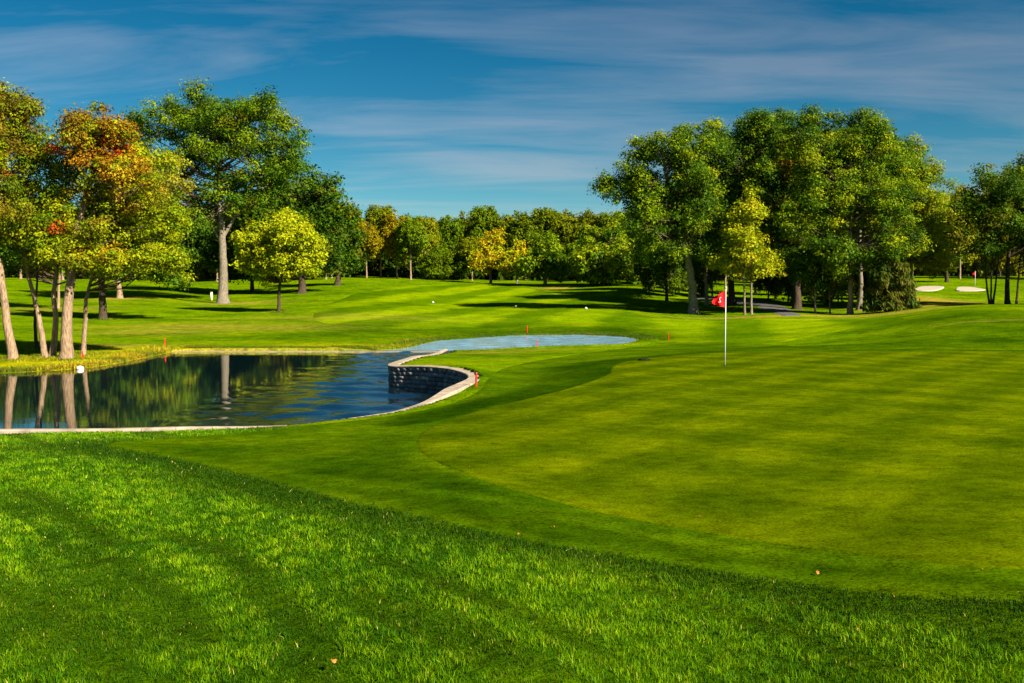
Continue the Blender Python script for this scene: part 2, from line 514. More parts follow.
APRON = zone(APRON_PX, [(5.2, 4.9), (9, 4.6), (14.5, 6.5), (19.5, 11), (22.5, 19), (22.5, 28), (20.5, 33)], APRON_BACK)
GREEN = zone(GREEN_PX, [(5.2, 6.0), (8.5, 6.2), (13, 8.4), (17, 12.5), (19.5, 19), (19.5, 26), (18, 31)], GREEN_BACK)
FAIR = catmull([ground_xy(*p) for p in [(645, 341.8), (700, 342.5), (765, 343.5), (800, 338), (850, 328), (900, 320), (850, 319.2), (790, 319.2), (740, 319), (690, 320.5), (650, 317), (610, 309.5), (590, 302), (560, 296), (540, 291),
                                   (500, 286), (455, 284.5), (415, 285.5), (380, 290), (350, 298), (330, 306), (318, 316), (330, 323), (380, 327.5), (440, 328.5), (520, 327), (600, 327), (655, 329.5), (674, 333.5), (679, 338), (660, 342)]], 4)

# ---------------------------------------------------------------- ground sheet
ang = np.concatenate([np.linspace(-math.pi, -0.72, 60, endpoint=False), np.linspace(-0.72, 0.72, 380), np.linspace(0.72, math.pi, 60)[1:-1]])
rs = [0.6, 1.0, 1.5, 2.0, 2.5]
r = 3.0
while r < 62: rs.append(r); r += max(0.05, r * 0.0068)
while r < 220: rs.append(r); r *= 1.013
while r < 6000: rs.append(r); r *= 1.15
rs = np.array(rs)
A_, R_ = np.meshgrid(ang, rs)
GX, GY = R_ * np.sin(A_), R_ * np.cos(A_)
GZ = H(GX.ravel(), GY.ravel()).reshape(GX.shape)
nr, na = GX.shape


def spots(x, y, lst):
    s = np.zeros(np.shape(x))
    for (px, py, Y, wx, wyy, amp) in lst:
        X0, Y0 = xy(px, py, Y) if Y else ground_xy(px, py)
        s = np.maximum(s, amp * np.exp(-((x - X0) / wx) ** 2 - ((y - Y0) / wyy) ** 2))
    return s

DRY = [(200, 327, 66, 6, 3.5, .55), (150, 332, 60, 4, 3, .5), (280, 328, 65, 5, 3, .5), (240, 303, 106, 4, 4, .6), (110, 347, 48, 4, 1.5, .5), (928, 303, 108, 4, 9, .95), (945, 306, 95, 6, 6, .9), (800, 316.5, 86, 9, 1.6, .9),
       (840, 316.5, 86, 6, 1.4, .8), (905, 316, 80, 6, 4, .7), (225, 352, 47.5, 5, .7, .8), (300, 352, 47.5, 5, .6, .6), (556, 288, 143, 2.2, 5, .9), (425, 343.5, 56, 1.2, 1.2, .8), (560, 336.5, 63, 2.5, .8, .5), (590, 335.5, 64, 2, .8, .6), (60, 310, 88, 4, 4, .5),
       (120, 298, 110, 3, 4, .8), (490, 352, 44, 1.6, 2.0, .5), (545, 350, 46, 2, 1.5, .4), (1000, 322, 47, 3, .6, .5), (340, 318, 78, 8, 5, .3)]
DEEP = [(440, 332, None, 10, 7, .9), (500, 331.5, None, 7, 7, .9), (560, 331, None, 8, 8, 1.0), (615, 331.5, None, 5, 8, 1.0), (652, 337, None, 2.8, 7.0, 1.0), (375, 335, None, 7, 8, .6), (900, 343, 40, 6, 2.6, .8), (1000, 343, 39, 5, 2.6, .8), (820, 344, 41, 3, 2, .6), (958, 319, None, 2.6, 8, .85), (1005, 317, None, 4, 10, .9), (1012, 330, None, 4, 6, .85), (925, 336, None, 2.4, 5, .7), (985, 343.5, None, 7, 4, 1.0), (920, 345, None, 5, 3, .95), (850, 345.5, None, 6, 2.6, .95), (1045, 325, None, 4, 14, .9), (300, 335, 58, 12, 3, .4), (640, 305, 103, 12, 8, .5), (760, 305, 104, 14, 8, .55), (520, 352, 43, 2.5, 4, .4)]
YEL = [(20, 367, 37.2, 9, 1.6, .85), (75, 364, 38.8, 4, 1.4, .95), (120, 359, 42, 3, 1.5, .9), (150, 351, 46, 2.5, 2.0, .8), (-60, 370, 37, 6, 1.6, .8), (330, 348, 49, 3, 1.2, .6), (360, 347, 50, 3, 1.4, .6)]

gx, gy = GX.ravel(), GY.ravel()
gc = np.zeros((len(gx), 3), np.float32)
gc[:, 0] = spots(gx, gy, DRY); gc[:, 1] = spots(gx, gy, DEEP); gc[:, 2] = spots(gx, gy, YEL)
gc[:, 1] = np.maximum(gc[:, 1], sstep(19, 13, np.hypot(gx, gy)) * (~inside(gx, gy, APRON)))  # ground under the rough coloured darker, painting in the shade between blades
idx = np.arange(nr * na).reshape(nr, na)
q = np.stack([idx[:-1], idx[1:], np.roll(idx, -1, 1)[1:], np.roll(idx, -1, 1)[:-1]], -1).reshape(-1, 4)[:, ::-1]
gv = np.stack([gx, gy, GZ.ravel()], 1)
cen = len(gv)
gv = np.vstack([gv, [[0, 0, Hs(0.0, 0.6)]]]); gc = np.vstack([gc, [[0, 0, 0]]]).astype(np.float32)
tri = np.stack([np.full(na, cen), idx[0], np.roll(idx[0], -1)], 1)[:, ::-1]
me = mesh_from('ground', gv, np.concatenate([q.ravel(), tri.ravel()]), np.concatenate([np.full(len(q), 4), np.full(na, 3)]), M_GROUND, True, gc)
tag(link('ground', me), 'rolling rough grass of the golf course', None, None, 'structure')


def sheet(name, poly, mat, lift, sub=2, label=None, carve=False, bev=.005):
    P = np.array(poly)
    # boundary resampled
    b = []
    for i in range(len(P)):
        a, c = P[i], P[(i + 1) % len(P)]
        rr = np.hypot(*a); step = max(0.08, rr * 0.012)
        k = max(1, int(np.hypot(*(c - a)) / step))
        for j in range(k): b.append(a + (c - a) * j / k)
    b = np.array(b)
    sx, sy = GX[::sub, ::sub].ravel(), GY[::sub, ::sub].ravel()
    m = (sx > P[:, 0].min()) & (sx < P[:, 0].max()) & (sy > P[:, 1].min()) & (sy < P[:, 1].max())
    sx, sy = sx[m], sy[m]; k = inside(sx, sy, poly); sx, sy = sx[k], sy[k]
    d, _, _ = seg_dist(sx, sy, [tuple(p) for p in b], [False] * len(b)) if len(b) < 3000 else (np.ones(len(sx)), 0, 0)
    k = d > 0.004 * np.hypot(sx, sy); sx, sy = sx[k], sy[k]
    pts = [Vector((x, y)) for x, y in b] + [Vector((x, y)) for x, y in zip(sx, sy)]
    nb = len(b)
    v, e, f, *_ = geometry.delaunay_2d_cdt(pts, [(i, (i + 1) % nb) for i in range(nb)], [], 1, 1e-6)
    V = np.array([(p.x, p.y) for p in v]); z = H(V[:, 0], V[:, 1], carve) + lift
    col = np.stack([spots(V[:, 0], V[:, 1], DRY), spots(V[:, 0], V[:, 1], DEEP), spots(V[:, 0], V[:, 1], YEL)], 1).astype(np.float32)
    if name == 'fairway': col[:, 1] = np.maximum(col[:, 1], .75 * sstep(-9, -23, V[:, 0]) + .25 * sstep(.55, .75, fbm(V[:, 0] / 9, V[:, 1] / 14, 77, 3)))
    if name == 'green_collar':
        X, Y = V[:, 0], V[:, 1]
        dp = np.zeros(len(X))
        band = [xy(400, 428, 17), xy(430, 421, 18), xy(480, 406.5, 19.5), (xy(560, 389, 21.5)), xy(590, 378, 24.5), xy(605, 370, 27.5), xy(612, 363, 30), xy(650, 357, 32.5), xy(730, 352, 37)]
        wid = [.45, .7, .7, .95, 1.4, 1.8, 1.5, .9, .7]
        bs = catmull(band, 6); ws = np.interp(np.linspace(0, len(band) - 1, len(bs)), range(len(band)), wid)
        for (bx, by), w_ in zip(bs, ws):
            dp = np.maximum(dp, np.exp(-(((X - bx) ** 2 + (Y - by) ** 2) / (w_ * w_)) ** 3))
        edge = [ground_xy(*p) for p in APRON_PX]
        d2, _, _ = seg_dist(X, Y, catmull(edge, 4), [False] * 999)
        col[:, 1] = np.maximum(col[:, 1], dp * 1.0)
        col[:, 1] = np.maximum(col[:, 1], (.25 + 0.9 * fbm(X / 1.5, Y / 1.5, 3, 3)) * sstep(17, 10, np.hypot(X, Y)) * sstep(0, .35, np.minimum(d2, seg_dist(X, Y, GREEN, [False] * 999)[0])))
    V3 = np.column_stack([V, z]); n0 = len(V3)
    ring = V3[:nb].copy(); bb = b; tg = np.roll(bb, -1, 0) - np.roll(bb, 1, 0); tg /= np.linalg.norm(tg, axis=1)[:, None] + 1e-9
    area2 = (bb[:, 0] * np.roll(bb[:, 1], -1) - np.roll(bb[:, 0], -1) * bb[:, 1]).sum()
    on = np.stack([tg[:, 1], -tg[:, 0]], 1) * (1 if area2 > 0 else -1)
    ring[:, :2] += on * (.05 + bev * np.hypot(bb[:, 0], bb[:, 1]))[:, None]
    ring[:, 2] = H(ring[:, 0], ring[:, 1], carve) - .004
    V3 = np.vstack([V3, ring]); col = np.vstack([col, col[:nb]])
    f = [tuple(t) for t in f]; up = np.cross(np.append(V[f[0][1]] - V[f[0][0]], 0), np.append(V[f[0][2]] - V[f[0][0]], 0))[2] > 0
    if not up: f = [t[::-1] for t in f]
    V3 = np.vstack([V3, V3[:nb]]); col = np.vstack([col, col[:nb]]); n1 = len(V3) - nb
    f += [(n1 + i, n1 + (i + 1) % nb, n0 + (i + 1) % nb, n0 + i) for i in range(nb)]
    fl = [i for t in f for i in t]
    me = mesh_from(name, V3, fl, [len(t) for t in f], mat, False, col)
    sm_ = np.ones(len(f), bool); sm_[-nb:] = False; me.polygons.foreach_set('use_smooth', sm_)
    # face up
    o = link(name, me)
    return tag(o, label, None, None, 'structure')

sheet('green_collar', APRON, M_COLLAR, 0.010, 2, 'short mown collar and apron round the putting green')
sheet('putting_green', GREEN, M_GREEN, 0.018, 2, 'smooth closely mown putting green')
sheet('fairway', FAIR, M_FAIRWAY, 0.03, 2, 'striped light green fairway beyond the pond')
PATH = catmull([ground_xy(*p) for p in [(704, 297.2), (730, 298.9), (750, 300.6), (769, 304), (784, 309), (796, 315.5)]], 4) + catmull([ground_xy(*p) for p in [(788, 315.8), (768, 309), (748, 304), (722, 301), (700, 299.3)]], 4)
sheet('cart_path', PATH, M_PATH, 0.05, 1, 'grey cart path under the trees')
for nm, pts in (('sand_bunker', [(915, 289.5), (922, 287), (935, 286.6), (943, 287.2), (940, 289.5), (931, 291.2), (918, 291)]), ('sand_bunker', [(956, 290.3), (959, 287.6), (970, 287.6), (980, 289), (985, 290.2), (975, 291.3), (960, 291.3)])):
    k = sheet(nm, catmull([ground_xy(*p, lo=90) for p in pts + pts[:1]], 3)[:-1], M_SAND, 0.10, 1, 'cream sand bunker beside the distant green', False, .0006)

# water
wx = np.array([(-60, 10), (14, 10), (14, 75), (-60, 75)], float)
P1 = np.array(POND1); P2 = np.array(POND2)
wxs = np.concatenate([np.linspace(-48, -13, 60, endpoint=False), np.arange(-13, 9.01, .16)])
wys = np.arange(15.4, EDGE[0][1] + .45, .16)
WX, WY = np.meshgrid(wxs, wys)
WR = np.random.default_rng(4)
WH = np.zeros(WX.shape)
for k in range(16):
    lam = WR.uniform(.7, 2.2); th = WR.normal(0, .75); kk = 2 * math.pi / lam
    WH += lam * np.sin(kk * (WX * math.sin(th) + WY * math.cos(th)) + WR.uniform(0, 6.28) + 2 * vnoise(WX / 3, WY / 3, k))
breeze = sstep(-8.2, -4.8, WX + 2.0 * (fbm(WX / 3, WY / 6, 61, 3) - .5) * 2) * (.35 + 1.1 * fbm(WX / 2.2, WY / 5, 66, 3))
WH *= .0048 * breeze * (1 + .15 * sstep(44, 50, WY))
wn = len(wxs); wi = np.arange(WX.size).reshape(WX.shape)
wq = np.stack([wi[:-1, :-1], wi[:-1, 1:], wi[1:, 1:], wi[1:, :-1]], -1).reshape(-1, 4)
wme = mesh_from('pond_water', np.stack([WX.ravel(), WY.ravel(), ZW + WH.ravel()], 1), wq.ravel(), np.full(len(wq), 4), M_WATER, True)
tag(link('pond_water', wme), 'still pond water with tree reflections', None, None, 'structure')
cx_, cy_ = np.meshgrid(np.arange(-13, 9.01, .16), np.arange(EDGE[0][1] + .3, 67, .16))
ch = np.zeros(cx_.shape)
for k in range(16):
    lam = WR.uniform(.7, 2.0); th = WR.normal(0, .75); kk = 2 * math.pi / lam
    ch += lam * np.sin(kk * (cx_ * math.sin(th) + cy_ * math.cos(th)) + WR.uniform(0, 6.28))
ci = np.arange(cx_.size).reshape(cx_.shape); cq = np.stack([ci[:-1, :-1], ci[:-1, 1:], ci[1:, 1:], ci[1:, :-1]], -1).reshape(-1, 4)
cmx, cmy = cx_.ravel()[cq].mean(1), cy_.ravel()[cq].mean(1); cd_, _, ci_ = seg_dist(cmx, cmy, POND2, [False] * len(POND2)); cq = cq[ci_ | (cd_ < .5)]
cme = mesh_from('channel_water', np.stack([cx_.ravel(), cy_.ravel(), ZW + .045 + .0022 * ch.ravel()], 1), cq.ravel(), np.full(len(cq), 4), M_SKY_TINT, True)
tag(link('channel_water', cme), 'narrow channel water with its pale sky reflection put in the colour', None, None, 'structure')

# ---------------------------------------------------------------- retaining wall of the inlet
M_EDGE = mat_simple('weathered_edging', (0.26, 0.20, 0.13), 0.9, 0.05, 0.4, 3, 0.4)

def wall_thing(name, label, line, top_fn, thick_, cap_over, stone_rows, out_sign, base_z, mat_face_tints, seed, n_ctrl, drop):
    t = empty(name, (line[0][0], line[0][1], base_z))
    tag(t, label, 'retaining wall')
    ox, oy, oz = t.location
    L = np.array(line); n = len(L)
    tang = np.gradient(L, axis=0); tang /= np.linalg.norm(tang, axis=1)[:, None]
    nrm = np.stack([-tang[:, 1], tang[:, 0]], 1) * out_sign        # away from the water
    s = np.concatenate([[0], np.cumsum(np.linalg.norm(np.diff(L, axis=0), axis=1))])
    top = np.array([top_fn(L[i] + nrm[i] * 0.9) for i in range(n)])
    k = 5; pad = np.pad(top, k, mode='edge'); top = np.convolve(pad, np.ones(2 * k + 1) / (2 * k + 1), 'valid')
    rg = np.random.default_rng(seed)
    ii = np.linspace(0, n_ctrl, n)
    TH = np.interp(ii, [a for a, b in thick_], [b for a, b in thick_]); DR = np.interp(ii, [a for a, b in drop], [b for a, b in drop]); top = top - DR
    V = []; Fc = []; C = []
    # backing body
    for i in range(n):
        for (o_, z_) in ((0.05, base_z), (0.05, top[i] - 0.06), (max(.3, TH[i]), top[i] - 0.06), (max(.3, TH[i]), base_z)):
            p = L[i] + nrm[i] * o_; V.append((p[0] - ox, p[1] - oy, z_ - oz)); C.append((.02, .02, .022))
    for i in range(n - 1):
        for a in range(3):
            Fc.append((i * 4 + a, i * 4 + a + 1, (i + 1) * 4 + a + 1, (i + 1) * 4 + a))
    # stones in courses
    def P(sv, off):
        x = np.interp(sv, s, L[:, 0]); y = np.interp(sv, s, L[:, 1]); nx = np.interp(sv, s, nrm[:, 0]); ny = np.interp(sv, s, nrm[:, 1])
        return x + nx * off - ox, y + ny * off - oy
    for rr in range(stone_rows):
        sv = -rg.uniform(0, .3)
        while sv < s[-1]:
            w = rg.uniform(0.14, 0.36); a, b = max(sv + .004, 0), min(sv + w - .004, s[-1]); sv += w
            if b - a < .04: continue
            tp = np.interp((a + b) / 2, s, top) - 0.015
            h0 = base_z + 0.55; hh = (tp - h0) / stone_rows
            if hh < .03: continue
            z0, z1 = h0 + rr * hh + .003, h0 + (rr + 1) * hh - .003
            pr = rg.uniform(-0.02, 0.015); c = mat_face_tints[rg.integers(len(mat_face_tints))]; g_ = rg.uniform(.6, 1.35)
            b0 = len(V)
            for (sv_, off, z_) in ((a, .05, z0), (b, .05, z0), (b, .05, z1), (a, .05, z1), (a + .015, pr, z0 + .012), (b - .015, pr, z0 + .012), (b - .015, pr, z1 - .012), (a + .015, pr, z1 - .012)):
                x, y = P(sv_, off); V.append((x, y, z_ - oz)); C.append(tuple(q_ * g_ for q_ in c))
            for f in ((4, 5, 6, 7), (0, 1, 5, 4), (1, 2, 6, 5), (2, 3, 7, 6), (3, 0, 4, 7)): Fc.append(tuple(b0 + i for i in f))
    me = mesh_from('stone_face', V, [i for f in Fc for i in f], [len(f) for f in Fc], M_STONE, False, np.array(C, np.float32))
    link('stone_face', me, t)
    # capstones
    mb = MB(); sv = 0
    while sv < s[-1] - .05:
        w = rg.uniform(.45, .75); a, b = sv + .004, min(sv + w - .004, s[-1]); sv += w
        ks = np.linspace(a, b, 4); vs = []
        for q_ in ks:
            tz = np.interp(q_, s, top) - oz + .012
            thick = np.interp(q_, s, TH)
            for off, dz in ((-cap_over, -.03), (-cap_over, .005), (-cap_over + .02, .02), (thick - .02, .02), (thick, .005), (thick, -.07)):
                x, y = P(q_, off); vs.append((x, y, tz + dz))
        fs = []
        for i in range(3):
            for k2 in range(6): fs.append((i * 6 + k2, i * 6 + (k2 + 1) % 6, (i + 1) * 6 + (k2 + 1) % 6, (i + 1) * 6 + k2))
        fs.append(tuple(range(6))); fs.append(tuple(range(18, 24))[::-1])
        mb.add(vs, fs)
    mb.build('coping', M_COPING if n_ctrl > 1 else M_EDGE, t)
    return t

SLATE = [(.20, .20, .22), (.28, .26, .25), (.14, .145, .16), (.32, .29, .26), (.21, .185, .185)]
wall_thing('retaining_wall', 'curved dark stone retaining wall with pale capstones round the pond inlet', INLET_S, lambda p: float(H0(np.array([p[0]]), np.array([p[1]]))[0]), [(0, .12), (2, .2), (4, .30), (6, .34), (9, .38), (11, .34), (15, .34), (16, .34), (17, .2), (19, .12), (21, .12), (23, .16), (25, .2)], 0.03, 7, 1, ZW - 0.75, SLATE, 3, 25, [(0, 0), (16, 0), (17.5, .09), (20.5, .10), (21.5, .02), (25, .02)])
ED = [tuple(np.array(EDGE[1]) * (1 - t) + np.array(EDGE[0]) * t) for t in np.linspace(0, 1, 30)]
ed_top = ZW - 0.005
wall_thing('stone_edging', 'long straight low stone edging across the far side of the pond', ED, lambda p: ed_top, [(0, .6), (1, .6)], 0.02, 1, 1, ZW - 0.7, SLATE, 8, 1, [(0, 0), (1, 0)])

# ---------------------------------------------------------------- flagstick, stakes and small things
def flagstick(name, label, px, py, Y, height, with_mark, pole_r):
    x, y = xy(px, py, Y); z = Hs(x, y) + .018
    t = empty(name, (x, y, z)); tag(t, label, 'flagstick')
    mb = MB(); mb.tube([(0, 0, -.10), (0, 0, height * .5), (0, 0, height)], [pole_r, pole_r, pole_r * .8], 10); mb.build('pole', M_WHITE, t, True)
    mb = MB(); mb.tube([(0, 0, height - .005), (0, 0, height + .02), (0, 0, height + .045), (0, 0, height + .055)], [pole_r, pole_r * 1.7, pole_r * 1.3, .003], 10); mb.build('finial', M_WHITE, t, True)
    # the cloth hangs from the pole towards -x with folds
    mb = MB(); nu, nv = 14, 12
    W, Ht = .34, .47; zt = height - .06; vs = []
    for i in range(nu + 1):
        u = i / nu
        for j in range(nv + 1):
            v = j / nv
            hh = Ht * (1 - .55 * u)                        # narrows to the fly
            cx_ = -u * W
            top_ = zt - .16 * u ** 1.3
            droop = -.02 * math.sin(u * 3)
            zz = top_ - v * hh + droop
            yy = .045 * math.sin(u * 8 + v * 2.2) * u ** .5 + .02 * math.sin(u * 15 - v * 4) * u
            cx_ += .05 * math.sin(v * 5 + 1) * u + .03 * v * u
            vs.append((cx_ - pole_r, yy, zz))
    fs = [(i * (nv + 1) + j, i * (nv + 1) + j + 1, (i + 1) * (nv + 1) + j + 1, (i + 1) * (nv + 1) + j) for i in range(nu) for j in range(nv)]
    n0 = len(vs); vs2 = [(a, b + .004, c) for a, b, c in vs]
    mb.add(vs + vs2, fs + [tuple(n0 + q_ for q_ in f[::-1]) for f in fs])
    fl = mb.build('flag', M_FLAG, t, True)
    if with_mark:
        # a small white squiggle printed on the cloth, riding 3 mm proud of it
        mm = MB(); path = [(.40, .30), (.48, .34), (.52, .42), (.46, .50), (.40, .58), (.36, .66), (.44, .70), (.55, .66)]
        def on(u, v):
            hh = Ht * (1 - .55 * u); cx_ = -u * W + .05 * math.sin(v * 5 + 1) * u + .03 * v * u
            return Vector((cx_ - pole_r, .045 * math.sin(u * 8 + v * 2.2) * u ** .5 + .02 * math.sin(u * 15 - v * 4) * u - .004, zt - .16 * u ** 1.3 - v * hh - .02 * math.sin(u * 3)))
        for (a, b) in zip(path[:-1], path[1:]):
            p, q_ = on(*a), on(*b); d = (q_ - p); n_ = Vector((-d.z, 0, d.x)).normalized() * .007
            mm.add([p - n_, q_ - n_, q_ + n_, p + n_], [(0, 1, 2, 3)])
        mm.build('flag_emblem', M_WHITE, fl)
    cup = MB(); ring = [(.055 * math.cos(a), .055 * math.sin(a)) for a in np.linspace(0, 2 * math.pi, 20, endpoint=False)]
    cup.add([(a, b, .004) for a, b in ring] + [(a * .25, b * .25, .004) for a, b in ring], [(i, (i + 1) % 20, 20 + (i + 1) % 20, 20 + i) for i in range(20)])
    cup.build('cup', M_BLACK, t)
    return t

flagstick('flagstick', 'white flagstick with red flag standing in the hole on the near putting green', 725, 366, 27.2, 2.13, True, .0135)
flagstick('flagstick', 'tiny distant flagstick with red flag behind the two sand bunkers', 975, 288, 136, 2.1, False, .03)

for (px, py, Y, h, w, lab, tilt) in [
    (82.5, 358.5, 40.5, .36, .055, 'red stake in front of the slim leaning trunk on the pond bank', .0),
    (165, 346, 48.5, .42, .05, 'red stake on the bank near the corner where the stone edging starts', .05),
    (527, 333.5, 64, .48, .05, 'red stake on the fairway side of the narrow water strip', 0),
    (537.5, 345.5, 49, .36, .04, 'red stake on the grass spit in front of the narrow water strip', 0),
    (668.5, 341.8, 56, .46, .04, 'red stake at the end of the water strip near the flagstick', -.04),
    (476, 391, 22.7, .34, .035, 'red stake beside the pale capstones of the curved wall', .03)]:
    x, y = xy(px, py, Y); z = Hs(x, y)
    t = MB(); a = w / 2
    t.add([(-a, -a, -.1), (a, -a, -.1), (a, a, -.1), (-a, a, -.1), (-a * .95, -a * .95, h * .93), (a * .95, -a * .95, h * .93), (a * .95, a * .95, h * .93), (-a * .95, a * .95, h * .93),
           (-a * .4, -a * .4, h), (a * .4, -a * .4, h), (a * .4, a * .4, h), (-a * .4, a * .4, h)],
          [(3, 2, 1, 0), (0, 1, 5, 4), (1, 2, 6, 5), (2, 3, 7, 6), (3, 0, 4, 7), (4, 5, 9, 8), (5, 6, 10, 9), (6, 7, 11, 10), (7, 4, 8, 11), (8, 9, 10, 11)])
    o = t.build('boundary_stake', M_RED, None, False, (x, y, z)); o.rotation_euler = (0, tilt, rnd.uniform(0, 1.5))
    tag(o, lab, 'stake', 'red boundary stakes round the pond')


def lump(name, mat, loc, r, seed, flat=.7, n=10, m=7):
    rg = np.random.default_rng(seed); mb = MB(); vs = []
    for i in range(m + 1):
        th = math.pi * i / m
        for k in range(n):
            ph = 2 * math.pi * k / n; q_ = 1 + rg.uniform(-.16, .16)
            vs.append((r[0] * q_ * math.sin(th) * math.cos(ph), r[1] * q_ * math.sin(th) * math.sin(ph), r[2] * q_ * math.cos(th) + r[2] * flat))
    fs = [(i * n + k, i * n + (k + 1) % n, (i + 1) * n + (k + 1) % n, (i + 1) * n + k)[::-1] for i in range(m) for k in range(n)]
    mb.add(vs, fs); return mb.build(name, mat, None, True, loc)

for (px, py, lab) in [(433, 303.5, 'small white fairway marker highest on the slope, above the narrow water strip'), (516, 307.8, 'small white fairway marker below the tip of the long tree shadow'), (586, 309.6, 'small white fairway marker at the edge of the tree shadow')]:
    gxy = ground_xy(px, py, 60); z = Hs(*gxy)
    t = empty('fairway_marker', (gxy[0], gxy[1], z)); tag(t, lab, 'marker', 'white fairway markers')
    mb = MB(); mb.tube([(0, 0, -.02), (0, 0, .03), (0, 0, .06)], [.05, .05, .05], 10); mb.build('spike', M_STUMP, t, True)
    mb = MB(); hs = [(0.04, .09), (.07, .12), (.13, .13), (.18, .11), (.22, .065), (.24, .01)]; mb.tube([(0, 0, a) for a, b in hs], [b for a, b in hs], 14); mb.build('head', M_WHITE, t, True)
x, y = wy(80, 369.4); o = lump('bank_rock', M_ROCK, (x, y, ZW - .03), (.15, .11, .09), 4); tag(o, 'pale rock at the waterline below the red stake and tree trunks', 'rock')
x, y = ground_xy(210, 335, 30); 
x, y = xy(211.5, 300, 113); t = empty('marker_post', (x, y, Hs(x, y))); tag(t, 'short cream post standing beside the big pale trunked tree', 'post')
mb = MB(); mb.tube([(0, 0, -.1), (0, 0, .5), (0, 0, .85), (0, 0, .9)], [.16, .15, .14, .08], 10); mb.build('post_body', M_CREAM, t, True)
mb = MB(); mb.tube([(0, 0, .9), (0, 0, .94)], [.16, .12], 10); mb.build('cap', M_WHITE, t, True)
x, y = ground_xy(644.5, 361.0); o = lump('sod_clump', M_SOD, (x, y, Hs(x, y) + .015), (.20, .10, .045), 12, .5); tag(o, 'dark low sod clump lying at the back edge of the putting green', 'sod')
for i, (px, py) in enumerate([(334, 672), (519, 538), (553, 530), (818, 577), (982, 575), (1019, 599), (893, 606), (500, 557), (858, 640), (470, 470), (700, 520)]):
    gx_, gy_ = ground_xy(px, py)
    mb = MB(); k = 9; prof = [(0, -.5), (.28, -.3), (.22, -.12), (.42, 0), (.24, .12), (.26, .3), (0, .55)]
    s = .026 if i == 0 else rnd.uniform(.012, .021)
    vs = [(a * s * 1.6, b * s * 2, .012 * abs(a) * 2 + .006 * math.sin(b * 7)) for a, b in prof] + [(-a * s * 1.6, b * s * 2, .016 * abs(a) * 2) for a, b in prof[1:-1][::-1]]
    mb.add(vs, [tuple(range(len(vs)))])
    o = mb.build('fallen_leaf', M_DRYLEAF, None, False, (gx_, gy_, Hs(gx_, gy_) + (.05 if i in (0, 6, 7, 8) else .025)))
    o.rotation_euler = (rnd.uniform(-.3, .3) + .3, rnd.uniform(-.3, .3), rnd.uniform(0, 6))
    tag(o, 'curled orange leaf caught in the long foreground rough' if i == 0 else ('small dry leaf caught in the long rough grass' if i in (6, 7, 8) else 'small dry brown leaf lying on the short mown turf'), 'leaf', 'fallen leaves on the grass')

# ---------------------------------------------------------------- grass blades of the rough (nobody could count them)
def blades(name, x, y, hgt, wid, col, lean, seed, label):
    rg = np.random.default_rng(seed); n = len(x)
    z = H(x, y) - .004
    az = rg.uniform(0, 2 * math.pi, n)                     # facing
    fx, fy = np.cos(az), np.sin(az)                        # width dir
    la = rg.uniform(0, 2 * math.pi, n); lm = np.abs(rg.normal(0, .60, n)) * hgt
    lx, ly = np.cos(la) * lm + lean[0] * hgt, np.sin(la) * lm + lean[1] * hgt
    w = wid * .5
    b = np.stack([x, y, z], 1)
    W_ = np.stack([fx * w, fy * w, np.zeros(n)], 1)
    mid = b + np.stack([lx * .3, ly * .3, hgt * .58], 1)
    tip = b + np.stack([lx, ly, hgt], 1)
    V = np.empty((n, 5, 3), np.float32)
    V[:, 0] = b - W_; V[:, 1] = b + W_; V[:, 2] = mid + W_ * .8; V[:, 3] = mid - W_ * .8; V[:, 4] = tip
    base = np.arange(n)[:, None] * 5
    f4 = base + np.array([0, 1, 2, 3]); f3 = base + np.array([3, 2, 4])
    C = np.repeat(col[:, None, :], 5, 1).reshape(-1, 3).astype(np.float32)
    me = mesh_from(name, V.reshape(-1, 3), np.concatenate([f4.ravel(), f3.ravel()]), np.concatenate([np.full(n, 4), np.full(n, 3)]), M_BLADE, False, C)
    return tag(link(name, me), label, 'grass', None, 'stuff')

rg = np.random.default_rng(11)
XS, YS = [], []
for (y0, y1, dens) in ((3.2, 5.5, 8600), (5.5, 7.5, 6200), (7.5, 10, 4000), (10, 13, 2600), (13, 17.2, 1700)):
    xm = y1 * .66; n = int(dens * 2 * xm * (y1 - y0))
    yy = rg.uniform(y0, y1, n); xx = rg.uniform(-xm, xm, n)
    k = (np.abs(xx) < yy * .64 + .3)
    XS.append(xx[k]); YS.append(yy[k])
X = np.concatenate(XS); Y = np.concatenate(YS)
jit = .035
k = ~inside(X + rg.normal(0, jit, len(X)), Y + rg.normal(0, jit, len(X)), APRON)
X, Y = X[k], Y[k]
d, _, ins = seg_dist(X, Y, INLET_S + [(-40, 60), (0, 60)], [True] * 999)
k = (~ins) & (d > np.where(Y < 20, .14, .42)); X, Y = X[k], Y[k]
rr = np.hypot(X, Y)
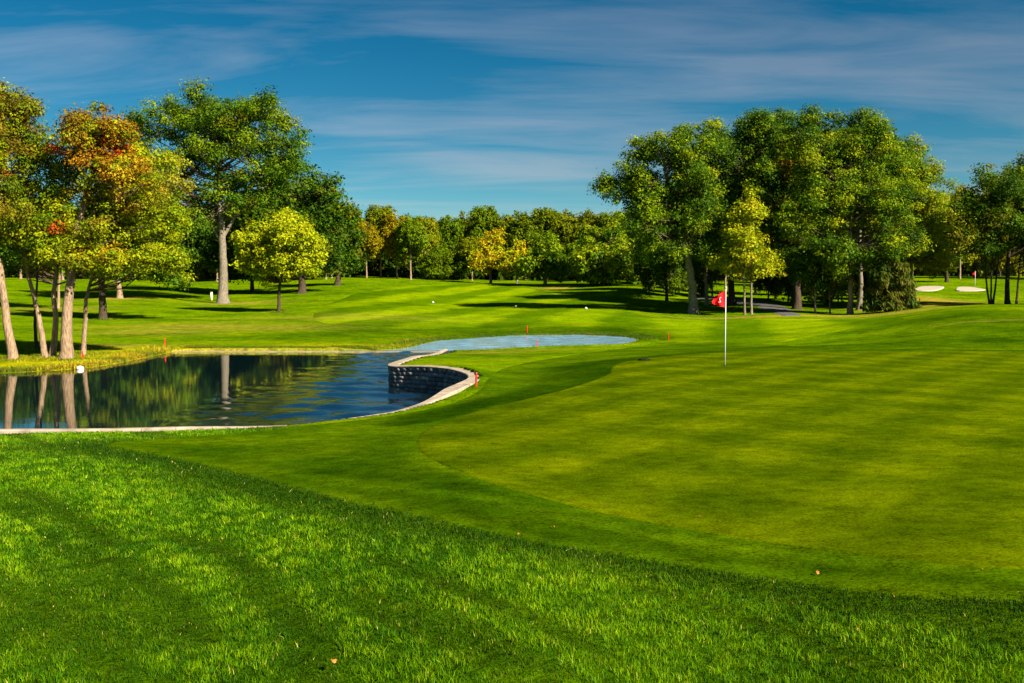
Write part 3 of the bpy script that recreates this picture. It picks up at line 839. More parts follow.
# large patches, darker streaks running away to the upper left, yellow tips
big = fbm(X / 1.1, Y / 1.1, 21, 3)
sm = fbm(X / .22, Y / .22, 33, 3)
u_ = X * .80 + Y * .60; v_ = -X * .60 + Y * .80
streak = fbm(u_ / .55, v_ / 3.2, 51, 3)
stk = sstep(.56, .66, streak) * .7
for bp, bw in (([(176, 539), (219, 551), (250, 574), (273, 606), (305, 633), (314, 662), (325, 683)], .14), ([(82, 567), (117, 563), (148, 586), (176, 606), (200, 640)], .16), ([(20, 492), (51, 506), (78, 524), (110, 545)], .16), ([(380, 560), (430, 580), (480, 600), (540, 625), (600, 655)], .09), ([(640, 590), (720, 612), (800, 640), (880, 670)], .08), ([(0, 590), (40, 610), (90, 650), (130, 683)], .12)):
    bl = catmull([ground_xy(*p) for p in bp], 4); dd_, _, _ = seg_dist(X, Y, bl + bl[::-1], [0] * 999)
    stk = np.maximum(stk, np.exp(-(dd_ / bw) ** 2) * (.55 + .8 * sm))
stk = np.clip(stk, 0, 1)
hgt = (.020 + .019 * rg.random(len(X))) * (.45 + 1.1 * fbm(X / .065, Y / .09, 44, 2)) * (1 - .45 * stk)
wid = np.maximum(.0030, rr * .00075) * rg.uniform(.8, 1.3, len(X))
deep = np.array([.022, .080, .0006]); mid_ = np.array([.074, .180, .0006]); yel = np.array([.20, .29, .002]); straw = np.array([.33, .28, .06])
sm2 = fbm(X / .065, Y / .09, 44, 2)
t1 = sstep(.28, .70, .30 * big + .70 * sm2 + .25 * (sm - .5))[:, None]
col = deep * (1 - t1) + mid_ * t1
t2 = (sstep(.55, .82, .5 * sm + .5 * sm2 + .18 * (big - .5) + .14 * rg.normal(0, 1, len(X))) * .7)[:, None]
col = col * (1 - t2) + yel * t2
col = col * (1 - .88 * stk[:, None]) + deep * .4 * .88 * stk[:, None]
d_ed, _, _ = seg_dist(X, Y, catmull([ground_xy(*p) for p in APRON_PX], 4), [False] * 999)
ed = (sstep(1.0 + .9 * (big - .5) * 2, .15, d_ed / (rr / 8)) * .9)[:, None]
col = col * (1 - ed) + deep * .5 * ed
m = rg.random(len(X)) < .007
col[m] = straw
col *= rg.uniform(.6, 1.65, len(X))[:, None]
blades('rough_grass', X, Y, hgt, wid, col, (-.05, .05), 5, 'long lush rough grass in front of the putting green')
print('blades', len(X))

# bank grass along the far shore
Xb, Yb = [], []
for line, n, spread in ((WEST_S, 26000, .8), (UP_S[9 * 3:-4], 16000, .9), (UP_S[:9 * 3], 400, .3)):
    Lp = np.array(line); s = np.concatenate([[0], np.cumsum(np.linalg.norm(np.diff(Lp, axis=0), axis=1))])
    t = rg.uniform(0, s[-1], n); x = np.interp(t, s, Lp[:, 0]); y = np.interp(t, s, Lp[:, 1])
    Xb.append(x + rg.normal(0, spread, n)); Yb.append(y + rg.normal(0, spread, n))
x = rg.uniform(-16, -6.5, 9000); Xb.append(x); Yb.append(EDGE[0][1] + rg.uniform(.8, 1.8, 9000))
X = np.concatenate(Xb); Y = np.concatenate(Yb)
for (px, py, Yt) in ((14.5, 360, 40.2), (47.5, 359, 40.8), (66, 359.5, 40.4), (82.5, 353, 42.5), (37.5, 353, 46), (104, 321, 75), (223, 304.5, 106), (279, 315.5, 87)):
    tx, ty = xy(px, py, Yt); k_ = 700; X = np.concatenate([X, tx + rg.normal(0, .45, k_)]); Y = np.concatenate([Y, ty + rg.normal(0, .45, k_)])
z = H(X, Y)
dd, _, i1 = seg_dist(X, Y, POND1, [0] * len(POND1)); d2, _, i2 = seg_dist(X, Y, POND2, [0] * len(POND2))
k = (~i1) & (~i2) & (z > ZW + .01) & (np.hypot(X, Y) > 31) & ~((dd < .4) & (Y < 46.5) & (X > -5)); X, Y, z = X[k], Y[k], z[k]
big = fbm(X / 1.5, Y / 1.5, 71, 3)
hgt = (.05 + .13 * rg.random(len(X))) * (.3 + 1.2 * big) * np.where((X > -14.5) & (Y > 45), .55, 1.0)
wid = np.full(len(X), .03) * rg.uniform(.6, 1.3, len(X))
yy = spots(X, Y, YEL)[:, None]; dp_ = spots(X, Y, DEEP)[:, None]; t = sstep(.35, .65, big)[:, None]
col = np.array([.05, .11, .004]) * (1 - t) + np.array([.15, .18, .006]) * t
col = col * (1 - yy) + (np.array([.42, .33, .006]) * t + np.array([.29, .29, .004]) * (1 - t)) * yy
col = col * (1 - dp_) + np.array([.035, .085, .002]) * dp_
br = (rg.random(len(X)) < .06 + .25 * (dd[k] < .5))[:, None]
col = np.where(br, np.array([.14, .085, .02]), col) * rg.uniform(.55, 1.35, len(X))[:, None]
blades('bank_grass', X, Y, hgt, wid, col, (-.1, 0), 6, 'tufted yellow and green grass along the pond banks')

# ---------------------------------------------------------------- trees
GD = (.032, .076, .004); GM = (.072, .152, .004); GB = (.185, .260, .003); YG = (.32, .35, .004); YE = (.50, .37, .006); OR = (.40, .18, .008); RE = (.42, .060, .010); BR = (.19, .135, .010); OL = (.155, .165, .005)


class Tree:
    def __init__(s, seed): s.rg = np.random.default_rng(seed); s.tv = []; s.tf = []; s.lv = []; s.lc = []; s.mi = []; s.cur = 0

    def tube(s, pts, rad, n):
        pts = np.asarray(pts, float); m = len(pts); o = len(s.tv)
        for i in range(m):
            d = pts[min(i + 1, m - 1)] - pts[max(i - 1, 0)]; d = d / (np.linalg.norm(d) + 1e-9)
            a = np.cross(d, (.31, .95, .05)); a /= np.linalg.norm(a) + 1e-9; b = np.cross(d, a)
            for k in range(n):
                an = 2 * math.pi * k / n
                s.tv.append(pts[i] + (a * math.cos(an) + b * math.sin(an)) * rad[i])
        for i in range(m - 1):
            for k in range(n): s.tf.append((o + i * n + k, o + i * n + (k + 1) % n, o + (i + 1) * n + (k + 1) % n, o + (i + 1) * n + k)); s.mi.append(s.cur)

    def stem(s, pts, r0, r1, flare=True, n=10):
        P = np.array(catmull(pts, 5)) if len(pts) > 2 else np.array(pts, float)
        m = len(P); t = np.linspace(0, 1, m); rad = r0 * (1 - t) + r1 * t
        if flare: rad = rad * (1 + .85 * np.exp(-t * 26) + .15 * np.exp(-t * 8))
        P[1:, :2] += s.rg.normal(0, r0 * .10, (m - 1, 2))
        s.tube(P, rad, n); return P, rad

    def limb(s, a, b, r0, r1):
        a, b = np.array(a), np.array(b); L = np.linalg.norm(b - a)
        m1 = a + (b - a) * .35 + np.array([0, 0, -.04 * L]) + s.rg.normal(0, .05 * L, 3)
        m2 = a + (b - a) * .7 + np.array([0, 0, -.02 * L]) + s.rg.normal(0, .05 * L, 3)
        s.cur = 1; s.tube([a, m1, m2, b], [r0, r0 * .72, r0 * .42, r1], 5); s.cur = 0

    def clump(s, c, r, n, leaf, col, spread=1.0, upright=0.0, var=.20):
        rg = s.rg
        d = rg.normal(0, 1, (n, 3)); d /= np.linalg.norm(d, axis=1)[:, None]
        rad = rg.random(n) ** .38
        d2 = d * np.array([1, 1, .68])
        lob = 1 + .35 * np.sin(d[:, 0] * 5 + rg.uniform(0, 6)) * np.sin(d[:, 1] * 5 + rg.uniform(0, 6)) + .2 * np.sin(d[:, 2] * 7 + rg.uniform(0, 6))
        P = c + d2 * (rad * lob * r)[:, None]
        nr_ = d * .70 + np.array([0, 0, .50]) + rg.normal(0, .38, (n, 3)); nr_ /= np.linalg.norm(nr_, axis=1)[:, None]
        t = np.cross(nr_, rg.normal(0, 1, (n, 3)) + np.array([0, 0, upright * 6])); t /= np.linalg.norm(t, axis=1)[:, None] + 1e-9
        b = np.cross(nr_, t)
        if upright: t, b = b, t
        sz = leaf * rg.uniform(.45, 1.6, n)[:, None]
        lw = .36 if not upright else .16
        V = np.empty((n, 4, 3), np.float32)
        V[:, 0] = P - t * sz * .55; V[:, 1] = P - b * sz * lw - t * sz * .05; V[:, 2] = P + t * sz * .55; V[:, 3] = P + b * sz * lw + t * sz * .05
        cc = np.asarray(col)[None] * rg.uniform(1 - var, 1 + var, (n, 1)) * rg.uniform(.9, 1.1, (n, 3))
        s.lv.append(V.reshape(-1, 3)); s.lc.append(np.repeat(cc, 4, 0))

    def meshes(s, bark, nm='tree'):
        tm = None
        if s.tv:
            tm = mesh_from('trunk', np.array(s.tv), [i for f in s.tf for i in f], np.full(len(s.tf), 4), bark, True)
            tm.materials.append(BARK_LIMB); tm.polygons.foreach_set('material_index', np.array(s.mi, np.int32))
        V = np.concatenate(s.lv); C = np.concatenate(s.lc).astype(np.float32)
        cm = mesh_from('crown', V, np.arange(len(V)), np.full(len(V) // 4, 4), M_LEAF, False, C)
        return tm, cm


NLEAF = [0]


def fill_lobes(T, lobes, stems, rc, leaf, palette, cover, hot=None, limb_r=.10, shell=.38, limb_p=.5):
    """lobes: (cx,cy,cz,rx,ry,rz) local metres; stems: list of (P,rad)"""
    rg = T.rg
    made = []
    for (cx, cy, cz, rx, ry, rz) in lobes:
        area = 4 * math.pi * ((rx * ry) ** 1.6 / 3 + (rx * rz) ** 1.6 / 3 + (ry * rz) ** 1.6 / 3) ** (1 / 1.6)
        n = max(3, int(area / (rc * rc * 2.1) * cover))
        tries = 0; got = 0
        while got < n and tries < n * 8:
            tries += 1
            d = rg.normal(0, 1, 3); d /= np.linalg.norm(d)
            if d[2] < -.55 and rg.random() < .6: continue
            f = (shell + (1 - shell) * rg.random()) * (1 + rg.uniform(-.12, .20))
            c = np.array([cx + d[0] * rx * f, cy + d[1] * ry * f, cz + d[2] * rz * f])
            if any(((c - q_) ** 2).sum() < (rc * .62) ** 2 for q_ in made[-160:]): continue
            made.append(c); got += 1
    zs = np.array([c[2] for c in made]); zlo, zhi = zs.min(), zs.max()
    for c in made:
        r = rc * rg.uniform(.55, 1.45)
        hrel = (c[2] - zlo) / (zhi - zlo + 1e-6)
        w = np.array([p[1] for p in palette], float)
        col = np.array(palette[rg.choice(len(w), p=w / w.sum())][0])
        col2 = np.array(palette[rg.choice(len(w), p=w / w.sum())][0]); mixk = rg.random() * .5
        col = col * (1 - mixk) + col2 * mixk
        if hot:
            for (hx, hz, hr, hc, pr) in hot:
                if (c[0] - hx) ** 2 + (c[2] - hz) ** 2 < hr * hr and rg.random() < pr:
                    col = np.array(hc) * rg.uniform(.7, 1.2)
        n = int(5.2 * (r / leaf) ** 2 * rg.uniform(.8, 1.2)) + 12
        NLEAF[0] += n
        T.clump(c, r, n, leaf, col)
        # a few leaves of the neighbouring colours
        # branch to the clump
        P, rad = stems[rg.integers(len(stems))] if len(stems) > 1 else stems[0]
        dist = np.hypot(P[:, 0] - c[0], P[:, 1] - c[1])
        want = c[2] - .55 * dist
        k = int(np.argmin(np.abs(P[:, 2] - want) + .15 * dist)); k = min(max(k, int(len(P) * .48)), len(P) - 1)
        if rg.random() < limb_p: T.limb(P[k], c, min(rad[k] * .6, limb_r * rg.uniform(.6, 1.1)), .015)
    return made


def photo_tree(name, label, base, Y, stems, r_px, lobes, palette, rc=1.2, leaf=.30, cover=1.0, bark=BARK_DARK, hot=None, group=None, seed=1, limb_r=.12, shell=.38, cat='tree', depthk=1.0, limb_p=.5):
    sc = Y / F
    bx, by = xy(base[0], base[1], Y); bz = Hs(bx, by)
    T = Tree(seed)
    st = []
    pz = at(base[0], base[1], Y)[2]
    for i, pts in enumerate(stems):
        q_ = []
        for j, (px, py) in enumerate(pts):
            w = at(px, py, Y); q_.append((w[0] - bx, T.rg.normal(0, .12) * j * sc * 6 + (i * .25 if j else i * .12), w[2] - bz if (j or abs(py - base[1]) > 4) else -.25))
        rp = r_px[i] if isinstance(r_px, (list, tuple)) else r_px
        st.append(T.stem(q_, rp * sc, rp * sc * .35, abs(pts[0][1] - base[1]) < 4))
    lb = []
    for L in lobes:
        cx, cy, rx, ry = L[:4]; dy = L[4] if len(L) > 4 else T.rg.uniform(-.35, .35) * rx * sc
        w = at(cx, cy, Y); lb.append((w[0] - bx, dy, w[2] - bz, rx * sc, rx * sc * .95 * depthk, ry * sc))
    sat = []
    for (cx, cy, cz, rx, ry, rz) in lb:
        for _ in range(5):
            a = T.rg.uniform(0, 2 * math.pi); e_ = T.rg.uniform(-.5, 1.0); ce = math.sqrt(max(0, 1 - e_ * e_)); k_ = T.rg.uniform(.16, .40)
            sat.append((cx + math.cos(a) * ce * rx * .95, cy + math.sin(a) * ce * ry * .95, cz + e_ * rz * 1.0, rx * k_, ry * k_, rz * k_ * T.rg.uniform(1.0, 1.6)))
    lb = [(a, b_, c, d * .84, e2 * .84, f * .84) for a, b_, c, d, e2, f in lb] + sat
    ht = None
    if hot: ht = [(at(hx, hy, Y)[0] - bx, at(hx, hy, Y)[2] - bz, hr * sc, hc, pr) for hx, hy, hr, hc, pr in hot]
    fill_lobes(T, lb, st, rc, leaf, palette, cover, ht, limb_r, shell, limb_p)
    tm, cm = T.meshes(bark)
    e = empty(name, (bx, by, bz)); tag(e, label, cat, group)
    link('trunk', tm, e); link('crown', cm, e)
    return e

GRP_L = 'trees standing on the pond bank'
GRP_R = 'trees of the grove behind the flagstick'
LN = dict(rc=.42, leaf=.085, cover=.88, limb_r=.05, limb_p=.22)
photo_tree('maple_tree', 'pale trunk leaning outward at the pond bank under the tallest olive brown crown', (14.5, 360), 40.2, [[(14.5, 360), (8, 322), (1, 280), (-4, 235), (2, 180), (8, 140)]], 4.3,
           [(-15, 150, 44, 55), (12, 118, 32, 36), (0, 215, 46, 46), (-55, 200, 50, 70), (28, 150, 20, 30)], [(OL, 3), (GM, 2), (YG, 2), (BR, 2), (GB, 1)], bark=BARK_TAN, hot=[(0, 100, 60, (.17, .125, .008), .5), (-2, 175, 14, OR, .8)], seed=3, group=GRP_L, **LN)
photo_tree('maple_tree', 'two stemmed tree forking at the ground on the pond bank with red leaf sprays', (47.5, 359), 40.8, [[(46, 359), (40, 325), (32, 292), (26, 268), (24, 225)], [(50, 359), (53, 325), (51, 292), (54, 255), (56, 200)]], [3.0, 3.2],
           [(42, 185, 38, 46), (26, 240, 36, 32), (62, 240, 34, 34)], [(YG, 3), (GB, 3), (OL, 2), (GM, 2)], bark=BARK_TAN, hot=[(72, 203, 9, OR, .7), (84, 148, 8, RE, .6), (75, 232, 5, RE, .8), (62, 215, 6, OR, .6)], seed=4, group=GRP_L, **LN)
photo_tree('maple_tree', 'thickest trunk on the pond bank carrying an orange red topped crown', (66, 359.5), 40.4, [[(66, 359.5), (67.5, 320), (71, 280), (76, 235), (90, 180), (98, 140)]], 5.6,
           [(95, 160, 40, 42), (105, 135, 30, 26), (85, 215, 42, 42), (128, 185, 36, 36), (95, 262, 34, 20)], [(YG, 3), (OL, 2), (GB, 2), (BR, 1)], bark=BARK_TAN,
           hot=[(105, 130, 40, (.22, .13, .008), .5), (125, 152, 34, (.36, .17, .008), .4), (80, 150, 9, RE, .6), (140, 165, 24, (.42, .28, .010), .5), (118, 150, 9, RE, .5), (105, 215, 50, (.36, .24, .008), .15)], seed=5, group=GRP_L, **LN)
photo_tree('maple_tree', 'slim kinked trunk behind the red stake with a pale yellow green crown', (82.5, 353), 42.5, [[(82.5, 353), (84.5, 325), (88, 300), (92.5, 276), (106, 240), (125, 212)]], 2.3,
           [(142, 200, 38, 40), (152, 240, 32, 36), (122, 250, 36, 30), (164, 182, 20, 22), (166, 262, 16, 14)], [(YG, 5), (GB, 4), (GM, 1)], bark=BARK_TAN, hot=[(165, 178, 22, (.30, .28, .02), .7)], seed=6, group=GRP_L, **LN)
photo_tree('maple_tree', 'thin dark trunk in the shade just behind the forked bank tree', (37.5, 353), 46, [[(37.5, 353), (35, 325), (37, 290), (40, 250)]], 1.9, [(36, 232, 28, 28), (20, 205, 28, 28)], [(GM, 2), (GD, 2), (OL, 1)], bark=BARK_DARK, seed=7, group=GRP_L, **LN)
MN = dict(rc=.72, leaf=.155, cover=1.0)
photo_tree('maple_tree', 'dark trunked green tree on the lawn behind the slim kinked trunk', (104, 321), 75, [[(104, 321), (102, 292), (104, 255), (110, 215)]], [4.0], [(142, 240, 42, 42), (102, 235, 40, 38), (158, 265, 26, 24), (80, 255, 28, 22), (165, 278, 18, 10), (135, 272, 20, 10)], [(GM, 3), (GB, 3), (GD, 2), (YG, 1)], bark=BARK_DARK, seed=8, limb_r=.06, limb_p=.12, **MN)
photo_tree('maple_tree', 'thin tan trunk on the sunny lawn seen between the bank trunks', (56, 309), 89, [[(55, 309), (54.5, 285), (56, 250)], [(57.5, 309), (58, 285), (60, 250)]], [1.5, 1.6], [(54, 248, 32, 32), (30, 250, 30, 30)], [(GM, 3), (GD, 3), (OL, 1)], bark=BARK_TAN, seed=9, **MN)
photo_tree('maple_tree', 'short trunk with sunlit orange foot in the shade behind the lawn tree', (120, 298), 110, [[(120, 298), (119, 280), (121, 250)]], 3.2, [(122, 250, 30, 28), (95, 252, 26, 26)], [(GM, 2), (GD, 3)], bark=BARK_TAN, seed=10, rc=1.3, leaf=.34)
photo_tree('cottonwood_tree', 'very tall spreading tree with thick pale trunk and sky showing through its crown', (223, 304.5), 106, [[(223, 304.5), (223, 275), (222.5, 245), (221, 215), (218, 180), (216, 140), (214, 110)], [(222, 238), (240, 205), (258, 165)], [(222, 245), (205, 215), (180, 180)]], [4.5, 2.0, 2.0],
           [(214, 115, 42, 23), (174, 122, 30, 23), (253, 120, 34, 23), (151, 140, 22, 22), (281, 142, 20, 28), (268, 166, 28, 26), (222, 152, 34, 24), (184, 160, 26, 22), (255, 196, 32, 22), (172, 192, 24, 20), (222, 198, 26, 22), (200, 218, 28, 14), (142, 164, 16, 18), (292, 164, 12, 20), (165, 222, 22, 18), (150, 192, 18, 20), (196, 135, 26, 20), (236, 135, 26, 20)],
           [(GM, 4), (GD, 2), (GB, 2), (OL, 1)], bark=BARK_PALE, seed=11, rc=1.05, leaf=.20, cover=.54, limb_r=.22)
photo_tree('maple_tree', 'small round bright yellow green tree standing alone on the lawn', (279, 315.5), 87, [[(279, 315.5), (279, 295), (281, 262), (282, 235)]], 1.9, [(282, 255, 36, 30), (260, 265, 22, 18), (306, 262, 22, 20), (284, 230, 24, 17), (268, 240, 18, 16), (300, 242, 18, 16)], [(YG, 5), (GB, 2), ((.40, .42, .006), 4)], bark=BARK_DARK, seed=12, rc=.60, leaf=.185, cover=1.15)
FN = dict(rc=1.1, leaf=.30, cover=1.0)
photo_tree('oak_tree', 'large dark green tree rising behind the small yellow green tree', (302, 297), 122, [[(302, 297), (302, 260), (300, 200)]], 4, [(298, 195, 38, 36), (322, 222, 28, 34), (280, 225, 32, 40), (312, 258, 34, 26)], [(GM, 3), (GD, 4), (OL, 1)], seed=13, **FN)
photo_tree('oak_tree', 'dark green tree beside the far woods at the end of the dark pair', (338, 290), 136, [[(338, 290), (338, 262), (338, 235)]], 3, [(338, 232, 20, 26), (342, 258, 20, 22), (326, 258, 18, 22)], [(GM, 4), (GD, 3), (OL, 1)], seed=14, **FN)
photo_tree('oak_tree', 'dark green shaded tree under the tall spreading crown, close behind the cream post', (188, 293), 130, [[(188, 293), (188, 270), (190, 240)]], 2.2, [(180, 238, 30, 36), (205, 258, 24, 24), (160, 262, 20, 22)], [(GM, 2), (GD, 5)], seed=15, **FN)
photo_tree('oak_tree', 'dark green shaded tree between the thick pale trunk and the small bright tree', (252, 293), 132, [[(252, 293), (252, 270), (250, 235)]], 2.2, [(250, 240, 28, 38), (240, 265, 22, 20)], [(GM, 2), (GD, 5)], seed=16, **FN)

# grove behind the flagstick
RN = dict(rc=.82, leaf=.17, cover=1.0, group=GRP_R)
photo_tree('oak_tree', 'leaning grey trunked tree with the open crown at the pond end of the grove', (694, 314.5), 93, [[(694, 314.5), (692.5, 290), (688, 260), (680, 225), (668, 180), (662, 150)], [(688, 258), (650, 225), (628, 195)], [(689, 262), (700, 215), (702, 160)]], [4.5, 1.8, 2.4],
           [(638, 178, 24, 24), (666, 150, 28, 22), (618, 190, 20, 16), (690, 178, 30, 28), (648, 222, 34, 24), (688, 228, 30, 28), (702, 142, 22, 20), (660, 195, 24, 20), (606, 186, 9, 8), (640, 150, 12, 12), (704, 205, 22, 26), (712, 250, 22, 20), (676, 205, 22, 24), (664, 256, 20, 14)], [(GM, 4), (GB, 3), (GD, 2), (YG, 1)], bark=BARK_PALE, seed=21, **{**RN, 'cover': .85})
photo_tree('birch_tree', 'slender pair of pale young trunks under bright yellow green leaves beside the flag', (747, 315.5), 90, [[(744.5, 315.5), (744, 292), (742, 262), (744, 225)], [(752, 314), (752, 292), (752, 262), (750, 230)]], [1.2, 1.3],
           [(744, 240, 24, 30), (732, 262, 22, 18), (758, 262, 20, 20), (750, 212, 14, 18)], [(YG, 6), (GB, 2), ((.40, .38, .010), 3)], bark=BARK_PALE, seed=22, **{**RN, 'rc': .62, 'leaf': .20, 'limb_p': .2})
photo_tree('oak_tree', 'tall green tree rising straight above the flag', (732, 305), 106, [[(732, 305), (731, 275), (735, 225), (742, 160)]], 3.6, [(748, 150, 36, 34), (718, 162, 28, 30), (774, 152, 30, 34), (742, 200, 38, 38), (722, 235, 30, 26), (756, 122, 16, 10)], [(GM, 5), (GB, 2), (GD, 3)], bark=BARK_DARK, seed=23, **RN)
photo_tree('oak_tree', 'green tree with a golden orange patch near the top of the grove', (797, 313), 100, [[(797, 313), (797, 280), (800, 235), (806, 150)]], 4.2, [(808, 140, 26, 28), (793, 170, 26, 28), (806, 195, 30, 32), (785, 220, 26, 26), (770, 190, 20, 24), (800, 240, 26, 20), (786, 260, 20, 14)], [(GM, 4), (GD, 3), (GB, 2)], bark=BARK_DARK, hot=[(796, 160, 22, (.34, .21, .015), .8), (780, 205, 12, (.30, .22, .015), .5)], seed=24, **RN)
photo_tree('oak_tree', 'broad full green tree on a straight slim tan trunk beside the dark shrub', (850, 316.5), 90, [[(850, 316.5), (850.5, 285), (849.5, 250), (850, 200), (850, 150)]], 2.7, [(850, 185, 42, 44), (815, 210, 30, 38), (884, 205, 36, 42), (850, 148, 36, 28), (828, 246, 24, 24), (888, 244, 28, 22), (815, 165, 22, 30), (835, 264, 20, 14), (872, 262, 20, 13)], [(GB, 4), (GM, 5), (GD, 2), (YG, 2)], bark=BARK_TAN, seed=25, **RN)
photo_tree('birch_tree', 'pale barked straight trunk close behind the slim tan trunk', (860, 312), 97, [[(859, 312), (860, 285), (861, 255), (862, 215), (868, 160)]], 2.6, [(872, 150, 32, 28), (897, 160, 24, 26), (835, 140, 20, 20)], [(GM, 4), (GB, 2), (GD, 3)], bark=BARK_PALE, seed=26, **RN)
photo_tree('oak_tree', 'wide green tree at the bunker end of the grove with yellowing lower leaves', (913, 301), 101, [[(913, 301), (912, 275), (910, 235), (908, 180)]], 1.9, [(910, 190, 32, 40), (922, 222, 24, 40), (930, 255, 15, 24), (897, 250, 24, 26), (900, 160, 24, 22)], [(GB, 3), (GM, 4), (OL, 2), (YG, 2)], bark=BARK_TAN, hot=[(922, 250, 28, YG, .6)], seed=27, **RN)
photo_tree('oak_tree', 'olive yellow tree standing behind the two sand bunkers', (947, 285), 148, [[(947, 285), (946, 262), (945, 220)]], 2, [(944, 220, 20, 36), (956, 245, 18, 22), (932, 255, 18, 18)], [(OL, 4), (YG, 2), (BR, 1), (GM, 2)], seed=28, bark=BARK_DARK, **FN)
photo_tree('oak_tree', 'dark slender three stemmed tree near the second sand bunker', (992, 307.5), 93, [[(990, 307.5), (987, 288), (985, 262), (985, 230)], [(992, 307.5), (993, 285), (993, 255), (996, 215)], [(994, 307.5), (998, 285), (1002, 255), (1006, 215)]], [1.1, 1.0, 1.1],
           [(1000, 185, 26, 22), (982, 218, 18, 22), (1006, 225, 22, 22), (972, 205, 10, 12), (990, 248, 16, 12)], [(GM, 4), (GD, 3), (GB, 1), (OL, 1)], bark=BARK_DARK, seed=29, **{**RN, 'cover': .85})
photo_tree('oak_tree', 'dark thick trunked tree at the far bunker end of the grove', (1008, 307.5), 95, [[(1008, 307.5), (1007.5, 280), (1009, 240), (1015, 190)]], 2.6, [(1024, 185, 26, 26), (1030, 225, 26, 36), (1012, 205, 22, 26)], [(GM, 4), (GD, 3), (OL, 1)], bark=BARK_DARK, seed=30, **RN)
photo_tree('oak_tree', 'slim dark curved trunk beside the thick trunk at the bunker end of the grove', (1017, 307.5), 96, [[(1016, 307.5), (1018, 285), (1021, 255), (1026, 215)]], 1.2, [(1030, 245, 24, 22), (1045, 205, 28, 36)], [(GM, 3), (GD, 3)], bark=BARK_DARK, seed=31, **RN)
photo_tree('birch_tree', 'thin pale sapling trunk at the edge of the grove beside the dark thick trunk', (816, 316), 91, [[(815.5, 316), (815, 295), (814, 265)]], 1.1, [(812, 262, 22, 18), (800, 278, 16, 12)], [(GM, 3), (GD, 4)], bark=BARK_PALE, seed=32, **{**RN, 'rc': .8})
photo_tree('birch_tree', 'thin short sapling at the edge of the grove next to the straight tan trunk', (830, 316), 92, [[(830, 316), (829.5, 300), (829, 270)]], 1.0, [(832, 272, 20, 16), (842, 288, 12, 10)], [(GM, 3), (GD, 3), (OL, 2)], bark=BARK_TAN, seed=33, **{**RN, 'rc': .8})
photo_tree('oak_tree', 'shaded grove tree with a sunlit orange foot between the leaning trunk and the flag', (707, 305), 107, [[(707, 304.5), (706, 285), (705, 255)]], 2.2, [(706, 262, 22, 18), (700, 240, 24, 20)], [(GM, 3), (GD, 4)], bark=BARK_TAN, seed=34, **RN)
photo_tree('oak_tree', 'small shaded tree at the pond end of the grove behind the leaning trunk', (667, 299), 114, [[(667, 299), (666, 282), (664, 255)]], 1.8, [(664, 258, 22, 22), (650, 250, 16, 20)], [(GM, 3), (GD, 3), (GB, 2)], bark=BARK_DARK, seed=35, **RN)

# middle trees before the woods
photo_tree('linden_tree', 'round symmetrical green tree standing before the woods near the bare earth mound', (545, 285.5), 155, [[(545, 285.5), (545, 270), (545, 245)]], 2.0, [(545, 262, 22, 18), (545, 246, 15, 12), (530, 268, 12, 12), (560, 268, 13, 12)], [(GM, 3), (GB, 4)], bark=BARK_TAN, seed=41, rc=1.0, leaf=.34)
photo_tree('linden_tree', 'large broad green tree with low branches standing before the woods by the grassy knoll', (603, 288.5), 146, [[(603, 288.5), (603, 270), (604, 235)]], 2.0, [(604, 245, 26, 20), (590, 265, 20, 20), (622, 262, 22, 22), (606, 275, 24, 12), (635, 278, 10, 9)], [(GM, 4), (GB, 4), (YG, 1)], bark=BARK_DARK, seed=42, rc=1.0, leaf=.34)
photo_tree('ash_tree', 'taller golden yellow tree at the edge of the woods', (491, 284.5), 166, [[(491, 284.5), (490, 270), (490, 245)]], 1.6, [(490, 250, 14, 14), (494, 240, 10, 8), (484, 265, 12, 9)], [(YE, 4), (YG, 3), (OL, 1)], bark=BARK_PALE, seed=43, rc=.95, leaf=.34)
photo_tree('ash_tree', 'shorter yellow olive tree between the golden tree and the round green tree', (517, 285), 164, [[(517, 285), (517, 270), (516, 250)]], 1.5, [(516, 257, 14, 13), (508, 268, 11, 8), (522, 268, 9, 8)], [(YG, 4), (YE, 2), (OL, 2)], bark=BARK_PALE, seed=44, rc=.95, leaf=.34)

# shrub
T = Tree(51)
by_ = xy(888, 316, 88); bz_ = Hs(*by_)
sc = 88 / F
for i in range(9):
    a = T.rg.uniform(0, 6.28); T.limb((0, 0, -.1), (math.cos(a) * 1.6, math.sin(a) * 1.4, T.rg.uniform(1.5, 3.6)), .07, .01)
for i in range(150):
    a = T.rg.uniform(0, 6.28); h = T.rg.random() ** 1.2; rr_ = 2.45 * (1 - h ** 2.2) ** .6 * T.rg.uniform(.5, 1.02)
    T.clump(np.array([math.cos(a) * rr_, math.sin(a) * rr_, .3 + 4.3 * h]), T.rg.uniform(.35, .6), 85, .34, np.array([(.055, .095, .008), (.085, .115, .008), (.115, .12, .012)][T.rg.integers(3)]), upright=1.0)
tm, cm = T.meshes(BARK_DARK)
e = empty('juniper_shrub', (by_[0], by_[1], bz_)); tag(e, 'dense dark olive conical evergreen shrub at the foot of the grove', 'shrub')
link('stem', tm, e); link('foliage', cm, e)

# ---------------------------------------------------------------- woods: a few kinds, copied as whole trees
PROTO = {}


def proto(kind, seed, h, lobes, palette, rc, leaf, r, bark, low=.3):
    T = Tree(seed)
    st = [T.stem([(0, 0, -.4), (T.rg.normal(0, .1), 0, h * .3), (T.rg.normal(0, .3), T.rg.normal(0, .3), h * .6), (T.rg.normal(0, .4), 0, h * .85)], r, r * .3, True, 8)]
    fill_lobes(T, lobes, st, rc, leaf, palette, 1.0, None, .12, .45)
    PROTO[kind] = (*T.meshes(bark), h)

